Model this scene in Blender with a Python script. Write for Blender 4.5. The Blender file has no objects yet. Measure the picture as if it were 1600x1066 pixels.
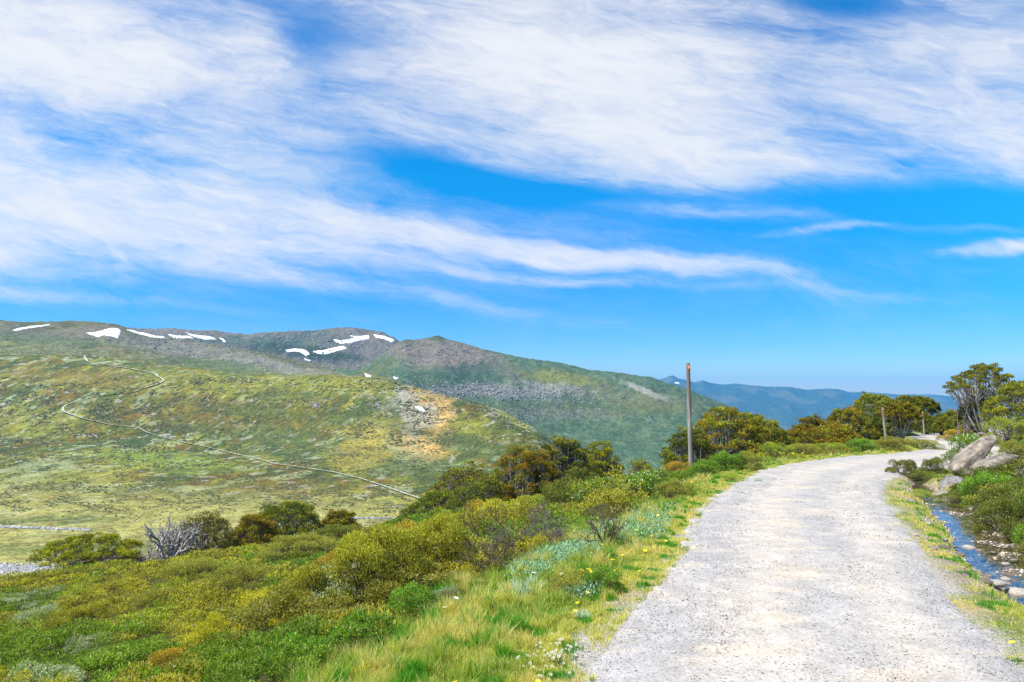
import bpy, math, random, time
import numpy as np
T0 = time.time()
R = math.radians
scene = bpy.context.scene
COL = scene.collection

# ------------------------------------------------------------------ camera
F = 1155.0            # focal length in pixels of a 1600 px wide picture
CAM_Z = 1.9
PITCH = math.atan((615 - 533) / F)
cam_d = bpy.data.cameras.new('camera')
cam_d.sensor_width = 36.0
cam_d.lens = 36.0 * F / 1600.0
cam_d.clip_start = 0.05
cam_d.clip_end = 40000
cam = bpy.data.objects.new('camera', cam_d)
COL.objects.link(cam)
cam.location = (0, 0, CAM_Z)
cam.rotation_euler = (math.pi / 2 + PITCH, 0, 0)
scene.camera = cam

# ------------------------------------------------------------------ exposure
scene.view_settings.view_transform = 'Standard'
scene.view_settings.look = 'None'
scene.view_settings.gamma = 1.0
scene.view_settings.use_curve_mapping = False
scene.view_settings.exposure = 0.75
scene.cycles.volume_bounces = 0
scene.cycles.max_bounces = 6
scene.cycles.transparent_max_bounces = 8

# ------------------------------------------------------------------ sun
SUN_V = np.array([-0.62, -0.30, 0.0]); SUN_V /= np.linalg.norm(SUN_V)
SUN_EL = R(57)
SV = np.array([SUN_V[0] * math.cos(SUN_EL), SUN_V[1] * math.cos(SUN_EL), math.sin(SUN_EL)])
sun_d = bpy.data.lights.new('sun', 'SUN')
sun_d.energy = 4.8
sun_d.angle = R(0.53)
sun_d.color = (1.0, 0.965, 0.90)
sun = bpy.data.objects.new('sun', sun_d)
COL.objects.link(sun)
from mathutils import Vector
sun.rotation_euler = Vector(-SV).to_track_quat('-Z', 'Y').to_euler()
sun.location = (-30, -20, 60)

# ------------------------------------------------------------------ sky
def dir_ae(px, py):
    X = (px - 800) / F; Y = (533 - py) / F
    dy = math.cos(PITCH) - Y * math.sin(PITCH)
    dz = math.sin(PITCH) + Y * math.cos(PITCH)
    return X / dy, dz / dy

world = bpy.data.worlds.new('World')
scene.world = world
world.use_nodes = True
nt = world.node_tree
nt.nodes.clear()
N = nt.nodes.new; L = nt.links.new
out = N('ShaderNodeOutputWorld')
bg = N('ShaderNodeBackground'); bg.inputs['Strength'].default_value = 0.1
L(bg.outputs[0], out.inputs[0])
sky = N('ShaderNodeTexSky'); sky.sky_type = 'NISHITA'; sky.sun_disc = False
sky.sun_elevation = SUN_EL
sky.sun_rotation = math.atan2(SUN_V[0], SUN_V[1])
sky.altitude = 1800; sky.air_density = 1.0; sky.dust_density = 0.3; sky.ozone_density = 2.0
hs = N('ShaderNodeHueSaturation'); hs.inputs['Saturation'].default_value = 1.45
hs.inputs['Value'].default_value = 1.32; hs.inputs['Hue'].default_value = 0.5
L(sky.outputs[0], hs.inputs['Color'])
gm = N('ShaderNodeGamma'); gm.inputs[1].default_value = 1.0
L(hs.outputs[0], gm.inputs[0])

def wmath(op, a, b=None, clamp=False):
    n = N('ShaderNodeMath'); n.operation = op; n.use_clamp = clamp
    for i, v in enumerate((a, b)):
        if v is None: continue
        if hasattr(v, 'is_linked'): L(v, n.inputs[i])
        else: n.inputs[i].default_value = v
    return n.outputs[0]
tc = N('ShaderNodeTexCoord')
sep = N('ShaderNodeSeparateXYZ'); L(tc.outputs['Generated'], sep.inputs[0])
ysafe = wmath('MAXIMUM', wmath('ABSOLUTE', sep.outputs['Y']), 0.12)
aa = wmath('DIVIDE', sep.outputs['X'], ysafe)
ee = wmath('DIVIDE', sep.outputs['Z'], ysafe)
cmb = N('ShaderNodeCombineXYZ'); L(aa, cmb.inputs[0]); L(ee, cmb.inputs[1])
def wnoise(vec, scale, detail, rough, sx, sy, rot, dist=0.0, w=0.0):
    mp = N('ShaderNodeMapping'); L(vec, mp.inputs[0])
    mp.inputs['Rotation'].default_value = (0, 0, R(rot))
    m2 = N('ShaderNodeMapping'); L(mp.outputs[0], m2.inputs[0])
    m2.inputs['Scale'].default_value = (sx, sy, 1)
    m2.inputs['Location'].default_value = (w, w * 0.7, w * 1.3)
    n = N('ShaderNodeTexNoise'); L(m2.outputs[0], n.inputs['Vector'])
    n.inputs['Scale'].default_value = scale; n.inputs['Detail'].default_value = detail
    n.inputs['Roughness'].default_value = rough; n.inputs['Distortion'].default_value = dist
    return n
# wisps warp the cloud shapes
wn = wnoise(cmb.outputs[0], 2.6, 5, 0.6, 1.0, 2.2, 12, 0.3, 3.1)
ws = N('ShaderNodeVectorMath'); ws.operation = 'SUBTRACT'; L(wn.outputs['Color'], ws.inputs[0]); ws.inputs[1].default_value = (0.5, 0.5, 0.5)
wm = N('ShaderNodeVectorMath'); wm.operation = 'MULTIPLY'; L(ws.outputs[0], wm.inputs[0]); wm.inputs[1].default_value = (0.22, 0.06, 0)
wa = N('ShaderNodeVectorMath'); wa.operation = 'ADD'; L(wm.outputs[0], wa.inputs[0]); L(cmb.outputs[0], wa.inputs[1])
warped = wa.outputs[0]
# cloud banks: pixel-sized numbers are only converted once into fixed sky directions
BANKS = [
 (60, 60, 300, 120, 5, .66), (-250, 120, 300, 200, 0, .7), (60, 320, 430, 95, 5, .95), (420, 350, 330, 55, 8, .62), (-300, 380, 300, 120, 0, .7),
 (700, 360, 260, 38, 7, .45), (930, 396, 330, 17, 7, .85), (860, 428, 190, 9, 4, .55), (560, 450, 300, 15, 9, .42), (120, 465, 210, 12, 5, .4),
 (850, 60, 340, 140, 12, .72), (1020, 185, 330, 115, 12, .64), (1180, 262, 260, 34, 4, .22), (1290, 130, 290, 100, 14, .34),
 (1540, 90, 190, 130, 5, .6), (1590, 245, 90, 60, 10, .4), (620, 215, 260, 60, 12, .22), (1100, 330, 200, 16, 5, .4),
 (1590, 387, 90, 10, -4, .95), (1330, 460, 190, 10, 2, .3), (1280, 364, 90, 8, -6, .6), (1500, 362, 140, 9, 2, .4), (1130, 335, 190, 12, 6, .4),
 (1180, -100, 700, 120, 0, .35), (260, 130, 380, 100, 12, .5), (1460, 562, 80, 5, 8, .2), (1590, 556, 70, 6, 0, .3), (390, 35, 45, 60, -35, .25), (440,105,80,22,25,.25),
 (720, 270, 200, 24, 10, -.75), (430, 165, 190, 40, 10, -.3), (1420, 330, 300, 40, 3, -.6), (1370, 5, 120, 28, 5, -.55),
 (500, 55, 110, 45, 10, -.35), (50, 165, 120, 28, 20, -.35), (760, 190, 90, 20, 8, -.3), (1000, 318, 260, 20, 8, -.4)]
acc = None
for (cx, cy, rx, ry, ro, am) in BANKS:
    a0, e0 = dir_ae(cx, cy)
    mp = N('ShaderNodeMapping'); mp.vector_type = 'TEXTURE'; L(warped, mp.inputs[0])
    mp.inputs['Location'].default_value = (a0, e0, 0)
    mp.inputs['Rotation'].default_value = (0, 0, R(-ro))
    mp.inputs['Scale'].default_value = (rx / F, ry / F, 1)
    ln = N('ShaderNodeVectorMath'); ln.operation = 'LENGTH'; L(mp.outputs[0], ln.inputs[0])
    mr = N('ShaderNodeMapRange'); mr.interpolation_type = 'SMOOTHSTEP'; L(ln.outputs['Value'], mr.inputs['Value'])
    mr.inputs['From Min'].default_value = 0.0; mr.inputs['From Max'].default_value = 1.75
    mr.inputs['To Min'].default_value = am; mr.inputs['To Max'].default_value = 0
    acc = mr.outputs[0] if acc is None else wmath('ADD', acc, mr.outputs[0])
acc = wmath('MINIMUM', acc, 0.95)
n1 = wnoise(warped, 3.2, 8, 0.62, 1.0, 3.6, 9, 0.5, 1.0)
n2 = wnoise(warped, 9.0, 9, 0.68, 1.0, 3.2, 14, 0.8, 7.0)
n3 = wnoise(warped, 13.0, 9, 0.72, 1.0, 6.5, 11, 0.35, 11.0)
mod = wmath('ADD', wmath('ADD', wmath('MULTIPLY', wmath('SUBTRACT', n1.outputs['Fac'], 0.5), 1.5),
            wmath('MULTIPLY', wmath('SUBTRACT', n2.outputs['Fac'], 0.5), 1.05)),
            wmath('MULTIPLY', wmath('SUBTRACT', n3.outputs['Fac'], 0.5), 0.75))
# veil thickness = bank + wisps, wisps only where there is some veil
wispamt = N('ShaderNodeMapRange'); L(acc, wispamt.inputs['Value'])
wispamt.inputs['From Min'].default_value = -0.1; wispamt.inputs['From Max'].default_value = 0.35
wispamt.inputs['To Min'].default_value = 0.25; wispamt.inputs['To Max'].default_value = 1.0
elev = N('ShaderNodeMapRange'); elev.interpolation_type = 'SMOOTHSTEP'; L(ee, elev.inputs['Value'])
elev.inputs['From Min'].default_value = 0.10; elev.inputs['From Max'].default_value = 0.42
elev.inputs['To Min'].default_value = 0.0; elev.inputs['To Min'].default_value = 0.0; elev.inputs['To Max'].default_value = 0.20
dens = wmath('ADD', wmath('ADD', acc, elev.outputs[0]), wmath('MULTIPLY', mod, wispamt.outputs[0]))
dm = N('ShaderNodeMapRange'); dm.interpolation_type = 'SMOOTHSTEP'; L(dens, dm.inputs['Value'])
dm.inputs['From Min'].default_value = -0.15; dm.inputs['From Max'].default_value = 1.45
dm.inputs['To Max'].default_value = 0.95
mixc = N('ShaderNodeMix'); mixc.data_type = 'RGBA'
hz = N('ShaderNodeMapRange'); L(ee, hz.inputs['Value'])
hz.inputs['From Min'].default_value = 0.0; hz.inputs['From Max'].default_value = 0.4
hzm = N('ShaderNodeValToRGB'); L(hz.outputs[0], hzm.inputs[0]); cr_ = hzm.color_ramp; cr_.interpolation = 'B_SPLINE'
for p_, c_ in ((0.12, (.37, .51, .66, 1)), (.42, (.11, .60, .90, 1)), (.80, (.12, 1.10, 1.0, 1))):
    el = cr_.elements.new(p_); el.color = c_
cr_.elements[0].color = (.48, .50, .56, 1); cr_.elements[-1].color = (.20, 1.35, 1.06, 1)
hzx = N('ShaderNodeMix'); hzx.data_type = 'RGBA'; hzx.blend_type = 'MULTIPLY'; hzx.inputs[0].default_value = 1.0; L(gm.outputs[0], hzx.inputs[6]); L(hzm.outputs[0], hzx.inputs[7])
L(dm.outputs[0], mixc.inputs[0]); L(hzx.outputs[2], mixc.inputs[6])
CLOUD_W = 5.6
mixc.inputs[7].default_value = (CLOUD_W * .99, CLOUD_W * 1.0, CLOUD_W * 1.03, 1)
L(mixc.outputs[2], bg.inputs[0])

# ------------------------------------------------------------------ small library
def sstep(a, b, x):
    t = np.clip((x - a) / (b - a), 0, 1)
    return t * t * (3 - 2 * t)

def _hash(ix, iy, seed):
    h = (ix.astype(np.int64) * 374761393 + iy.astype(np.int64) * 668265263 + seed * 1442695041) & 0xffffffff
    h = ((h ^ (h >> 13)) * 1274126177) & 0xffffffff
    h = (h ^ (h >> 16)) & 0xffffffff
    return h
def pnoise(x, y, seed=0):
    x = np.asarray(x, float); y = np.asarray(y, float)
    ix = np.floor(x); iy = np.floor(y); fx = x - ix; fy = y - iy
    u = fx * fx * fx * (fx * (fx * 6 - 15) + 10); v = fy * fy * fy * (fy * (fy * 6 - 15) + 10)
    def g(jx, jy):
        a = _hash(ix + jx, iy + jy, seed) / 4294967296.0 * 2 * np.pi
        return np.cos(a) * (fx - jx) + np.sin(a) * (fy - jy)
    return ((g(0, 0) * (1 - u) + g(1, 0) * u) * (1 - v) + (g(0, 1) * (1 - u) + g(1, 1) * u) * v) * 1.5
def fbm(x, y, oct=5, seed=0, gain=0.5, lac=2.03):
    s = 0; a = 1.0; f = 1.0
    for o in range(oct):
        s = s + a * pnoise(x * f + 13.7 * o, y * f - 7.3 * o, seed + o * 17)
        a *= gain; f *= lac
    return s
def ridged(x, y, oct=4, seed=0):
    s = 0; a = 1.0; f = 1.0
    for o in range(oct):
        s = s + a * (1 - np.abs(pnoise(x * f + 3.1 * o, y * f + 9.2 * o, seed + o * 11)) * 2)
        a *= 0.5; f *= 2.07
    return s / 1.9

def mk_mesh(name, V, faces, C=None, mats=(), smooth=False, mat_idx=None):
    """V (n,3); faces list of int arrays (m,k); C (n,3) colours."""
    me = bpy.data.meshes.new(name)
    V = np.asarray(V, np.float32)
    me.vertices.add(len(V)); me.vertices.foreach_set('co', V.ravel())
    fl = [np.asarray(f, np.int32) for f in faces if len(f)]
    nl = sum(f.size for f in fl); npoly = sum(len(f) for f in fl)
    me.loops.add(nl); me.loops.foreach_set('vertex_index', np.concatenate([f.ravel() for f in fl]))
    ls = []; s = 0
    for f in fl:
        ls.append(s + np.arange(len(f)) * f.shape[1]); s += f.size
    me.polygons.add(npoly); me.polygons.foreach_set('loop_start', np.concatenate(ls).astype(np.int32))
    if smooth: me.polygons.foreach_set('use_smooth', np.ones(npoly, bool))
    if mat_idx is not None: me.polygons.foreach_set('material_index', np.asarray(mat_idx, np.int32))
    me.update(calc_edges=True)
    if C is not None:
        at = me.color_attributes.new('Col', 'FLOAT_COLOR', 'POINT')
        cc = np.ones((len(V), 4), np.float32); cc[:, :3] = C
        at.data.foreach_set('color', cc.ravel())
    for m in mats: me.materials.append(m)
    return me
def link(name, data, parent=None, loc=None, label=None, cat=None, group=None, kind=None):
    o = bpy.data.objects.new(name, data); COL.objects.link(o)
    if parent: o.parent = parent
    if loc is not None: o.location = loc
    tag(o, label, cat, group, kind)
    return o
def tag(o, label=None, cat=None, group=None, kind=None):
    if label: o['label'] = label
    if cat: o['category'] = cat
    if group: o['group'] = group
    if kind: o['kind'] = kind
    return o
def copy_tree(root, loc, rz=0.0, sc=(1, 1, 1), label=None, group=None):
    r = root.copy(); COL.objects.link(r)
    r.location = loc; r.rotation_euler = (0, 0, rz); r.scale = sc
    if label: r['label'] = label
    if group: r['group'] = group
    elif 'group' in r.keys(): del r['group']
    for ch in list(root.children):
        c = ch.copy(); COL.objects.link(c); c.parent = r
    return r

class Acc:
    def __init__(s): s.V = []; s.F = {}; s.C = []; s.n = 0
    def add(s, V, F, C):
        V = np.asarray(V, float); F = np.asarray(F)
        s.V.append(V); s.F.setdefault(F.shape[1], []).append(F + s.n)
        C = np.asarray(C, float)
        if C.ndim == 1: C = np.tile(C, (len(V), 1))
        s.C.append(C); s.n += len(V)
    def mesh(s, name, mats, smooth=False):
        return mk_mesh(name, np.concatenate(s.V), [np.concatenate(f) for f in s.F.values()], np.concatenate(s.C), mats, smooth)

def unit(v): return v / np.maximum(np.linalg.norm(v, axis=-1, keepdims=True), 1e-9)
def rand_dirs(rng, n):
    return unit(rng.normal(size=(n, 3)))
def leaf_quads(P, D, L_, W_, rng, curl=0.15):
    """kite-shaped leaves: P base, D direction, L length, W width."""
    n = len(P)
    L_ = np.broadcast_to(L_, (n,))[:, None]; W_ = np.broadcast_to(W_, (n,))[:, None]
    S = unit(np.cross(D, rand_dirs(rng, n)))
    Nn = np.cross(S, D)
    mid = P + D * L_ * 0.45 + Nn * L_ * curl * 0.5
    V = np.stack([P, mid + S * W_ * .5, P + D * L_, mid - S * W_ * .5], 1).reshape(-1, 3)
    Fq = np.arange(n * 4).reshape(n, 4)
    return V, Fq
def tubes(P0, P1, R0, R1, k=5):
    P0 = np.asarray(P0, float); P1 = np.asarray(P1, float); R0 = np.asarray(R0, float); R1 = np.asarray(R1, float)
    D = unit(P1 - P0)
    ref = np.where(np.abs(D[:, 2:3]) > 0.9, np.array([[1., 0, 0]]), np.array([[0, 0, 1.]]))
    A = unit(np.cross(D, ref)); B = np.cross(D, A)
    th = np.arange(k) * 2 * np.pi / k
    ring = A[:, None, :] * np.cos(th)[None, :, None] + B[:, None, :] * np.sin(th)[None, :, None]
    V = np.concatenate([P0[:, None] + ring * R0[:, None, None], (P1 + D * R1[:, None] * .3)[:, None] + ring * R1[:, None, None]], 1)
    n = len(P0); i = np.arange(k); j = (i + 1) % k
    q = np.stack([i, j, j + k, i + k], 1)
    Fq = (q[None] + (np.arange(n) * 2 * k)[:, None, None]).reshape(-1, 4)
    return V.reshape(-1, 3), Fq

# ------------------------------------------------------------------ materials
def new_mat(name):
    m = bpy.data.materials.new(name); m.use_nodes = True
    return m, m.node_tree, m.node_tree.nodes['Principled BSDF']
class NB:
    def __init__(s, nt): s.nt = nt
    def n(s, t, **kw):
        x = s.nt.nodes.new(t)
        for k, v in kw.items(): setattr(x, k, v)
        return x
    def l(s, a, b): s.nt.links.new(a, b)
    def noise(s, vec, scale, detail=4, rough=.55, dist=0):
        n = s.n('ShaderNodeTexNoise'); s.l(vec, n.inputs['Vector'])
        n.inputs['Scale'].default_value = scale; n.inputs['Detail'].default_value = detail
        n.inputs['Roughness'].default_value = rough; n.inputs['Distortion'].default_value = dist
        return n.outputs['Fac']
    def ramp(s, fac, a, b, lo=0., hi=1., smooth=True):
        n = s.n('ShaderNodeMapRange'); s.l(fac, n.inputs['Value'])
        if smooth: n.interpolation_type = 'SMOOTHSTEP'
        n.inputs['From Min'].default_value = a; n.inputs['From Max'].default_value = b
        n.inputs['To Min'].default_value = lo; n.inputs['To Max'].default_value = hi
        return n.outputs[0]
    def mix(s, fac, a, b, bt='MIX'):
        n = s.n('ShaderNodeMix', data_type='RGBA', blend_type=bt)
        for k, v in ((0, fac), (6, a), (7, b)):
            if hasattr(v, 'is_linked'): s.l(v, n.inputs[k])
            elif k == 0: n.inputs[0].default_value = v
            else: n.inputs[k].default_value = (*v, 1)
        return n.outputs[2]
    def math(s, op, a, b=0.0):
        n = s.n('ShaderNodeMath', operation=op)
        for i, v in enumerate((a, b)):
            if hasattr(v, 'is_linked'): s.l(v, n.inputs[i])
            else: n.inputs[i].default_value = v
        return n.outputs[0]
    def bump(s, h, strength, dist, bsdf):
        n = s.n('ShaderNodeBump'); s.l(h, n.inputs['Height'])
        n.inputs['Strength'].default_value = strength; n.inputs['Distance'].default_value = dist
        s.l(n.outputs[0], bsdf.inputs['Normal'])
        return n

def attr(nb, name='Col'):
    a = nb.n('ShaderNodeAttribute'); a.attribute_name = name
    return a.outputs['Color']

def foliage_mat(name, trans=0.38, rough=0.6, spec=0.10):
    m, t, b = new_mat(name); nb = NB(t)
    c = attr(nb)
    oi = nb.n('ShaderNodeObjectInfo')
    v = nb.ramp(oi.outputs['Random'], 0, 1, 1.16, 1.5, False)
    h = nb.n('ShaderNodeHueSaturation'); nb.l(c, h.inputs['Color']); nb.l(v, h.inputs['Value'])
    hv = nb.ramp(oi.outputs['Random'], 0, 1, 0.488, 0.512, False); nb.l(hv, h.inputs['Hue'])
    nb.l(h.outputs[0], b.inputs['Base Color'])
    b.inputs['Roughness'].default_value = rough
    b.inputs['Specular IOR Level'].default_value = spec
    tr = nb.n('ShaderNodeBsdfTranslucent')
    tint = nb.mix(1.0, h.outputs[0], (1.25, 1.35, 0.55), 'MULTIPLY'); nb.l(tint, tr.inputs['Color'])
    mx = nb.n('ShaderNodeMixShader'); mx.inputs[0].default_value = trans
    nb.l(b.outputs[0], mx.inputs[1]); nb.l(tr.outputs[0], mx.inputs[2])
    nb.l(mx.outputs[0], t.nodes['Material Output'].inputs[0])
    return m
M_LEAF = foliage_mat('leaf_foliage')
M_GRASS = foliage_mat('grass_blades', 0.45, 0.5, 0.2)
def vcol_mat(name, rough=0.8, noise_scale=8.0, amt=0.35, bumpd=0.0):
    m, t, b = new_mat(name); nb = NB(t)
    g = nb.n('ShaderNodeNewGeometry').outputs['Position']
    tcn = nb.n('ShaderNodeTexCoord').outputs['Object']
    f = nb.ramp(nb.noise(tcn, noise_scale, 6, .6), .3, .7, 1 - amt, 1 + amt)
    c = nb.mix(1.0, attr(nb), f, 'MULTIPLY')
    nb.l(c, b.inputs['Base Color']); b.inputs['Roughness'].default_value = rough
    b.inputs['Specular IOR Level'].default_value = 0.2
    if bumpd: nb.bump(nb.noise(tcn, noise_scale * 1.2, 10, .72), 1.0, bumpd * 2.5, b)
    return m
M_BARK = vcol_mat('bark', 0.85, 12.0, 0.35, 0.01)
M_PETAL = vcol_mat('petals', 0.6, 30, 0.08)
M_STONE = vcol_mat('stone', 0.85, 9.0, 0.35, 0.01)
M_PEB = vcol_mat('pebble', 0.8, 30.0, 0.2, 0.0)

# ------------------------------------------------------------------ near ground height field
def wx(px, py, y):
    a, e = dir_ae(px, py); return (a * y, y, CAM_Z + e * y)
# road edges (x, y) on the ground
RL = np.array([(-0.9, -6), (-.6, -2), (-.25, 1.5), (0.44, 4.87), (.82, 5.9), (1.3, 7.2), (2.1, 9.3), (2.9, 11.9), (4.05, 14.6), (5.4, 17.3), (7.3, 20.6), (11.6, 26.4), (16.4, 31.2), (20.7, 37.5), (25.2, 46), (31, 57), (36.5, 68), (44.5, 82), (55, 100), (69, 125), (90, 160)], float)
RR = np.array([(3.2, -6), (3.1, -2), (3.2, 1.5), (3.5, 5.04), (3.8, 6.27), (4.1, 7.2), (4.9, 9.0), (5.8, 11.3), (6.97, 14.2), (8.1, 16.3), (10.0, 18.9), (15.2, 24.4), (19.8, 29.0), (24.2, 35.5), (28.6, 44.0), (34.3, 55), (39.8, 66), (47.5, 80), (58, 98), (72, 123), (93, 158)], float)
def resample(P, n):
    t = np.arange(len(P)); tt = np.linspace(0, len(P) - 1, n)
    o = []
    for v in tt:
        i = min(int(v), len(P) - 2); f = v - i
        p0 = P[max(i - 1, 0)]; p1 = P[i]; p2 = P[i + 1]; p3 = P[min(i + 2, len(P) - 1)]
        o.append(0.5 * ((2 * p1) + (-p0 + p2) * f + (2 * p0 - 5 * p1 + 4 * p2 - p3) * f * f + (-p0 + 3 * p1 - 3 * p2 + p3) * f ** 3))
    return np.array(o)
RLs = resample(RL, 700); RRs = resample(RR, 700)
RC = (RLs + RRs) / 2; RHW = np.linalg.norm(RLs - RRs, axis=1) / 2
def road_z(y):
    y = np.asarray(y, float)
    return np.where(y < 14, 0.0, np.where(y < 22, -0.045 * (y - 14) ** 2 / 16, -0.18 - 0.045 * (y - 22)))
def nearest(P, pts, chunk=20000):
    """distance to polyline vertices, index of nearest"""
    n = len(pts); dd = np.empty(n); ii = np.empty(n, int)
    for s in range(0, n, chunk):
        q = pts[s:s + chunk]
        d2 = ((q[:, None, :] - P[None]) ** 2).sum(2)
        k = d2.argmin(1); ii[s:s + chunk] = k; dd[s:s + chunk] = np.sqrt(d2[np.arange(len(q)), k])
    return dd, ii
RT = unit(np.gradient(RC, axis=0))
def road_s(x, y):
    """signed: lateral offset (left negative), margin outside the road edge, height of the road"""
    pts = np.stack([np.ravel(x), np.ravel(y)], 1)
    d, i = nearest(RC, pts)
    v = pts - RC[i]
    lat = v[:, 0] * RT[i, 1] - v[:, 1] * RT[i, 0]
    s = np.abs(lat) - RHW[i]
    s = np.where(d > RHW[i] + 3, d - RHW[i], s)
    return np.sign(lat) * np.abs(lat), s, road_z(RC[i, 1])
CREEK = resample(np.array([(5.0, 2.0), (5.4, 5.0), (5.92, 7.6), (6.45, 9.6), (7.05, 11.2), (7.62, 12.7), (8.4, 14.5), (9.1, 16.4), (10.2, 19.0), (12.5, 23)], float), 160)
CREEK_W = np.interp(np.linspace(0, 9, 160), range(10), [.6, .68, .74, .58, .34, .30, .24, .16, .08, .05])
WATER_Z = -0.28
# control points: hillside of shrubs to the left, bank to the right
CP = []
def cp(x, y, z): CP.append((x, y, z))
for i in range(0, 700, 30):
    z = float(road_z(RC[i, 1])); cp(RLs[i, 0], RLs[i, 1], z - .02); cp(RRs[i, 0], RRs[i, 1], z - .02)
for x, z in ((-1, -.12), (-3, -.62), (-6, -1.45), (-12, -2.9), (-22, -5), (-45, -11), (-90, -26)): cp(x, 5, z)
for x, z in ((.6, -.18), (-1, -.62), (-3, -1.25), (-7, -2.1), (-12, -3.1), (-25, -5.6)): cp(x, 10, z)
for x, z in ((2.6, -.28), (0, -1.15), (-3, -1.9), (-7, -2.7), (-12, -3.5), (-17, -4.3), (-30, -7.5)): cp(x, 15.5, z)
for x, z in ((5.2, -1.0), (2.2, -2.2), (-3, -3.1), (-10, -4.0), (-17, -4.9), (-28, -7.6), (-50, -14), (-90, -30)): cp(x, 26, z)
for p, e, y, dz in ((0, 908, 29, -.3), (100, 897, 30, -.3), (200, 886, 31, -.3), (300, 872, 33, -.3), (400, 855, 35, -.3), (560, 828, 39, -.3), (650, 806, 42, -.4), (760, 790, 43, -.9), (900, 765, 38, -1.0), (1000, 745, 34, -1.2), (1075, 722, 29, -.9)):
    x, y, z = wx(p, e, y); cp(x, y, z + dz); a, _ = dir_ae(p, e)
    cp(a * (y + 14), y + 14, z + dz - (6.5 if p < 900 else 4.0))
for x, y, z in ((-40, 60, -22), (-25, 60, -19), (-10, 62, -17), (2, 62, -14.5), (12, 62, -9), (20, 62, -5.8), (26, 58, -3.6), (-60, 100, -37), (-30, 100, -31), (0, 100, -27), (20, 100, -17), (34, 95, -9), (42, 100, -5),
                (13, 44, -3.0), (18, 44, -1.9), (11, 34, -1.3), (0, 165, -45), (40, 165, -14), (-90, 165, -56), (60, 109, -4.3), (90, 109, -3.2), (90, 165, -5), (125, 100, 2), (60, 165, -8)): cp(x, y, z)
for x, y, z in ((5.2, 5, -.10), (6.2, 7.8, -.16), (7.6, 8, .0), (10, 8, .55), (16, 8, 1.6), (30, 8, 4), (7.0, 9.5, -.15), (5.2, 7.4, -.2), (8.9, 12, -.05), (12, 12, .6), (20, 12, 2.0), (6.2, 11, -.15), (7.6, 14.5, -.2), (9.6, 15, -.1), (13.5, 17, .35),
                (18, 22, .5), (25, 25, 1.6), (60, 25, 7), (12, 20, -.3), (22, 33, -.2), (34, 38, .6), (30, 40, -.5), (45, 66, -1.5), (60, 70, .6), (80, 60, 4), (50, 85, -2.6), (100, 60, 8), (60, 0, 8), (125, 30, 14),
                (0, -20, .4), (-10, -10, -2), (-40, -20, -9), (-90, -20, -24), (10, -10, .8), (30, -20, 4), (125, -20, 14), (-90, 60, -36)): cp(x, y, z)
CP = np.array(CP)
def _U(r2): return np.where(r2 > 1e-12, r2 * np.log(np.maximum(r2, 1e-12)), 0)
_S = 30.0
_P = CP[:, :2] / _S
_K = _U(((_P[:, None] - _P[None]) ** 2).sum(2)) + np.eye(len(_P)) * 2e-4
_A = np.block([[_K, np.c_[np.ones(len(_P)), _P]], [np.c_[np.ones(len(_P)), _P].T, np.zeros((3, 3))]])
_W = np.linalg.solve(_A, np.r_[CP[:, 2], 0, 0, 0])
def tps(x, y):
    x = np.ravel(x) / _S; y = np.ravel(y) / _S; o = np.empty(len(x))
    for s in range(0, len(x), 20000):
        q = np.stack([x[s:s + 20000], y[s:s + 20000]], 1)
        o[s:s + 20000] = _U(((q[:, None] - _P[None]) ** 2).sum(2)) @ _W[:-3] + _W[-3] + q @ _W[-2:]
    return o
def G(x, y, detail=True):
    shp = np.shape(x); x = np.ravel(np.asarray(x, float)); y = np.ravel(np.asarray(y, float))
    z = tps(x, y)
    lat, s, rz = road_s(x, y)
    far = sstep(0.0, 2.5, s)
    z = z + far * (0.10 * fbm(x / 3.1, y / 3.1, 4, 5) + 0.25 * fbm(x / 11, y / 11, 2, 9) * sstep(2, 9, s))
    w = sstep(0.55, -0.05, s)
    z = z * (1 - w) + (rz - 0.035) * w
    z = z + sstep(-0.2, .3, s) * 0.025 * fbm(x / .5, y / .5, 3, 21)
    d, i = nearest(CREEK, np.stack([x, y], 1))
    cw = CREEK_W[i]
    wc = sstep(cw + 0.34, cw * 0.8, d) * sstep(-0.1, 0.5, s)
    bed = WATER_Z - 0.045 + 0.075 * fbm(x / .55, y / .55, 3, 31) + .008
    z = z * (1 - wc) + bed * wc
    return z.reshape(shp)
def hit(px, py, ymin=2.5, ymax=150):
    a, e = dir_ae(px, py)
    ys = np.exp(np.linspace(math.log(ymin), math.log(ymax), 500))
    d = CAM_Z + e * ys - G(a * ys, ys)
    k = np.argmax(d < 0)
    if d[k] >= 0: k = int(np.argmin(d))
    y = ys[k] if k == 0 else ys[k - 1] + (ys[k] - ys[k - 1]) * d[k - 1] / max(d[k - 1] - d[k], 1e-9)
    y = min(max(y, ys[0]), ys[-1])
    return np.array([a * y, y, float(G(np.array([a * y]), np.array([y]))[0])])
def pxpy(P):
    P = np.asarray(P, float); x, y, z = P[..., 0], P[..., 1], P[..., 2] - CAM_Z
    c, s = math.cos(PITCH), math.sin(PITCH)
    fw = y * c + z * s; up = -y * s + z * c
    return 800 + F * x / fw, 533 - F * up / fw

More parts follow.
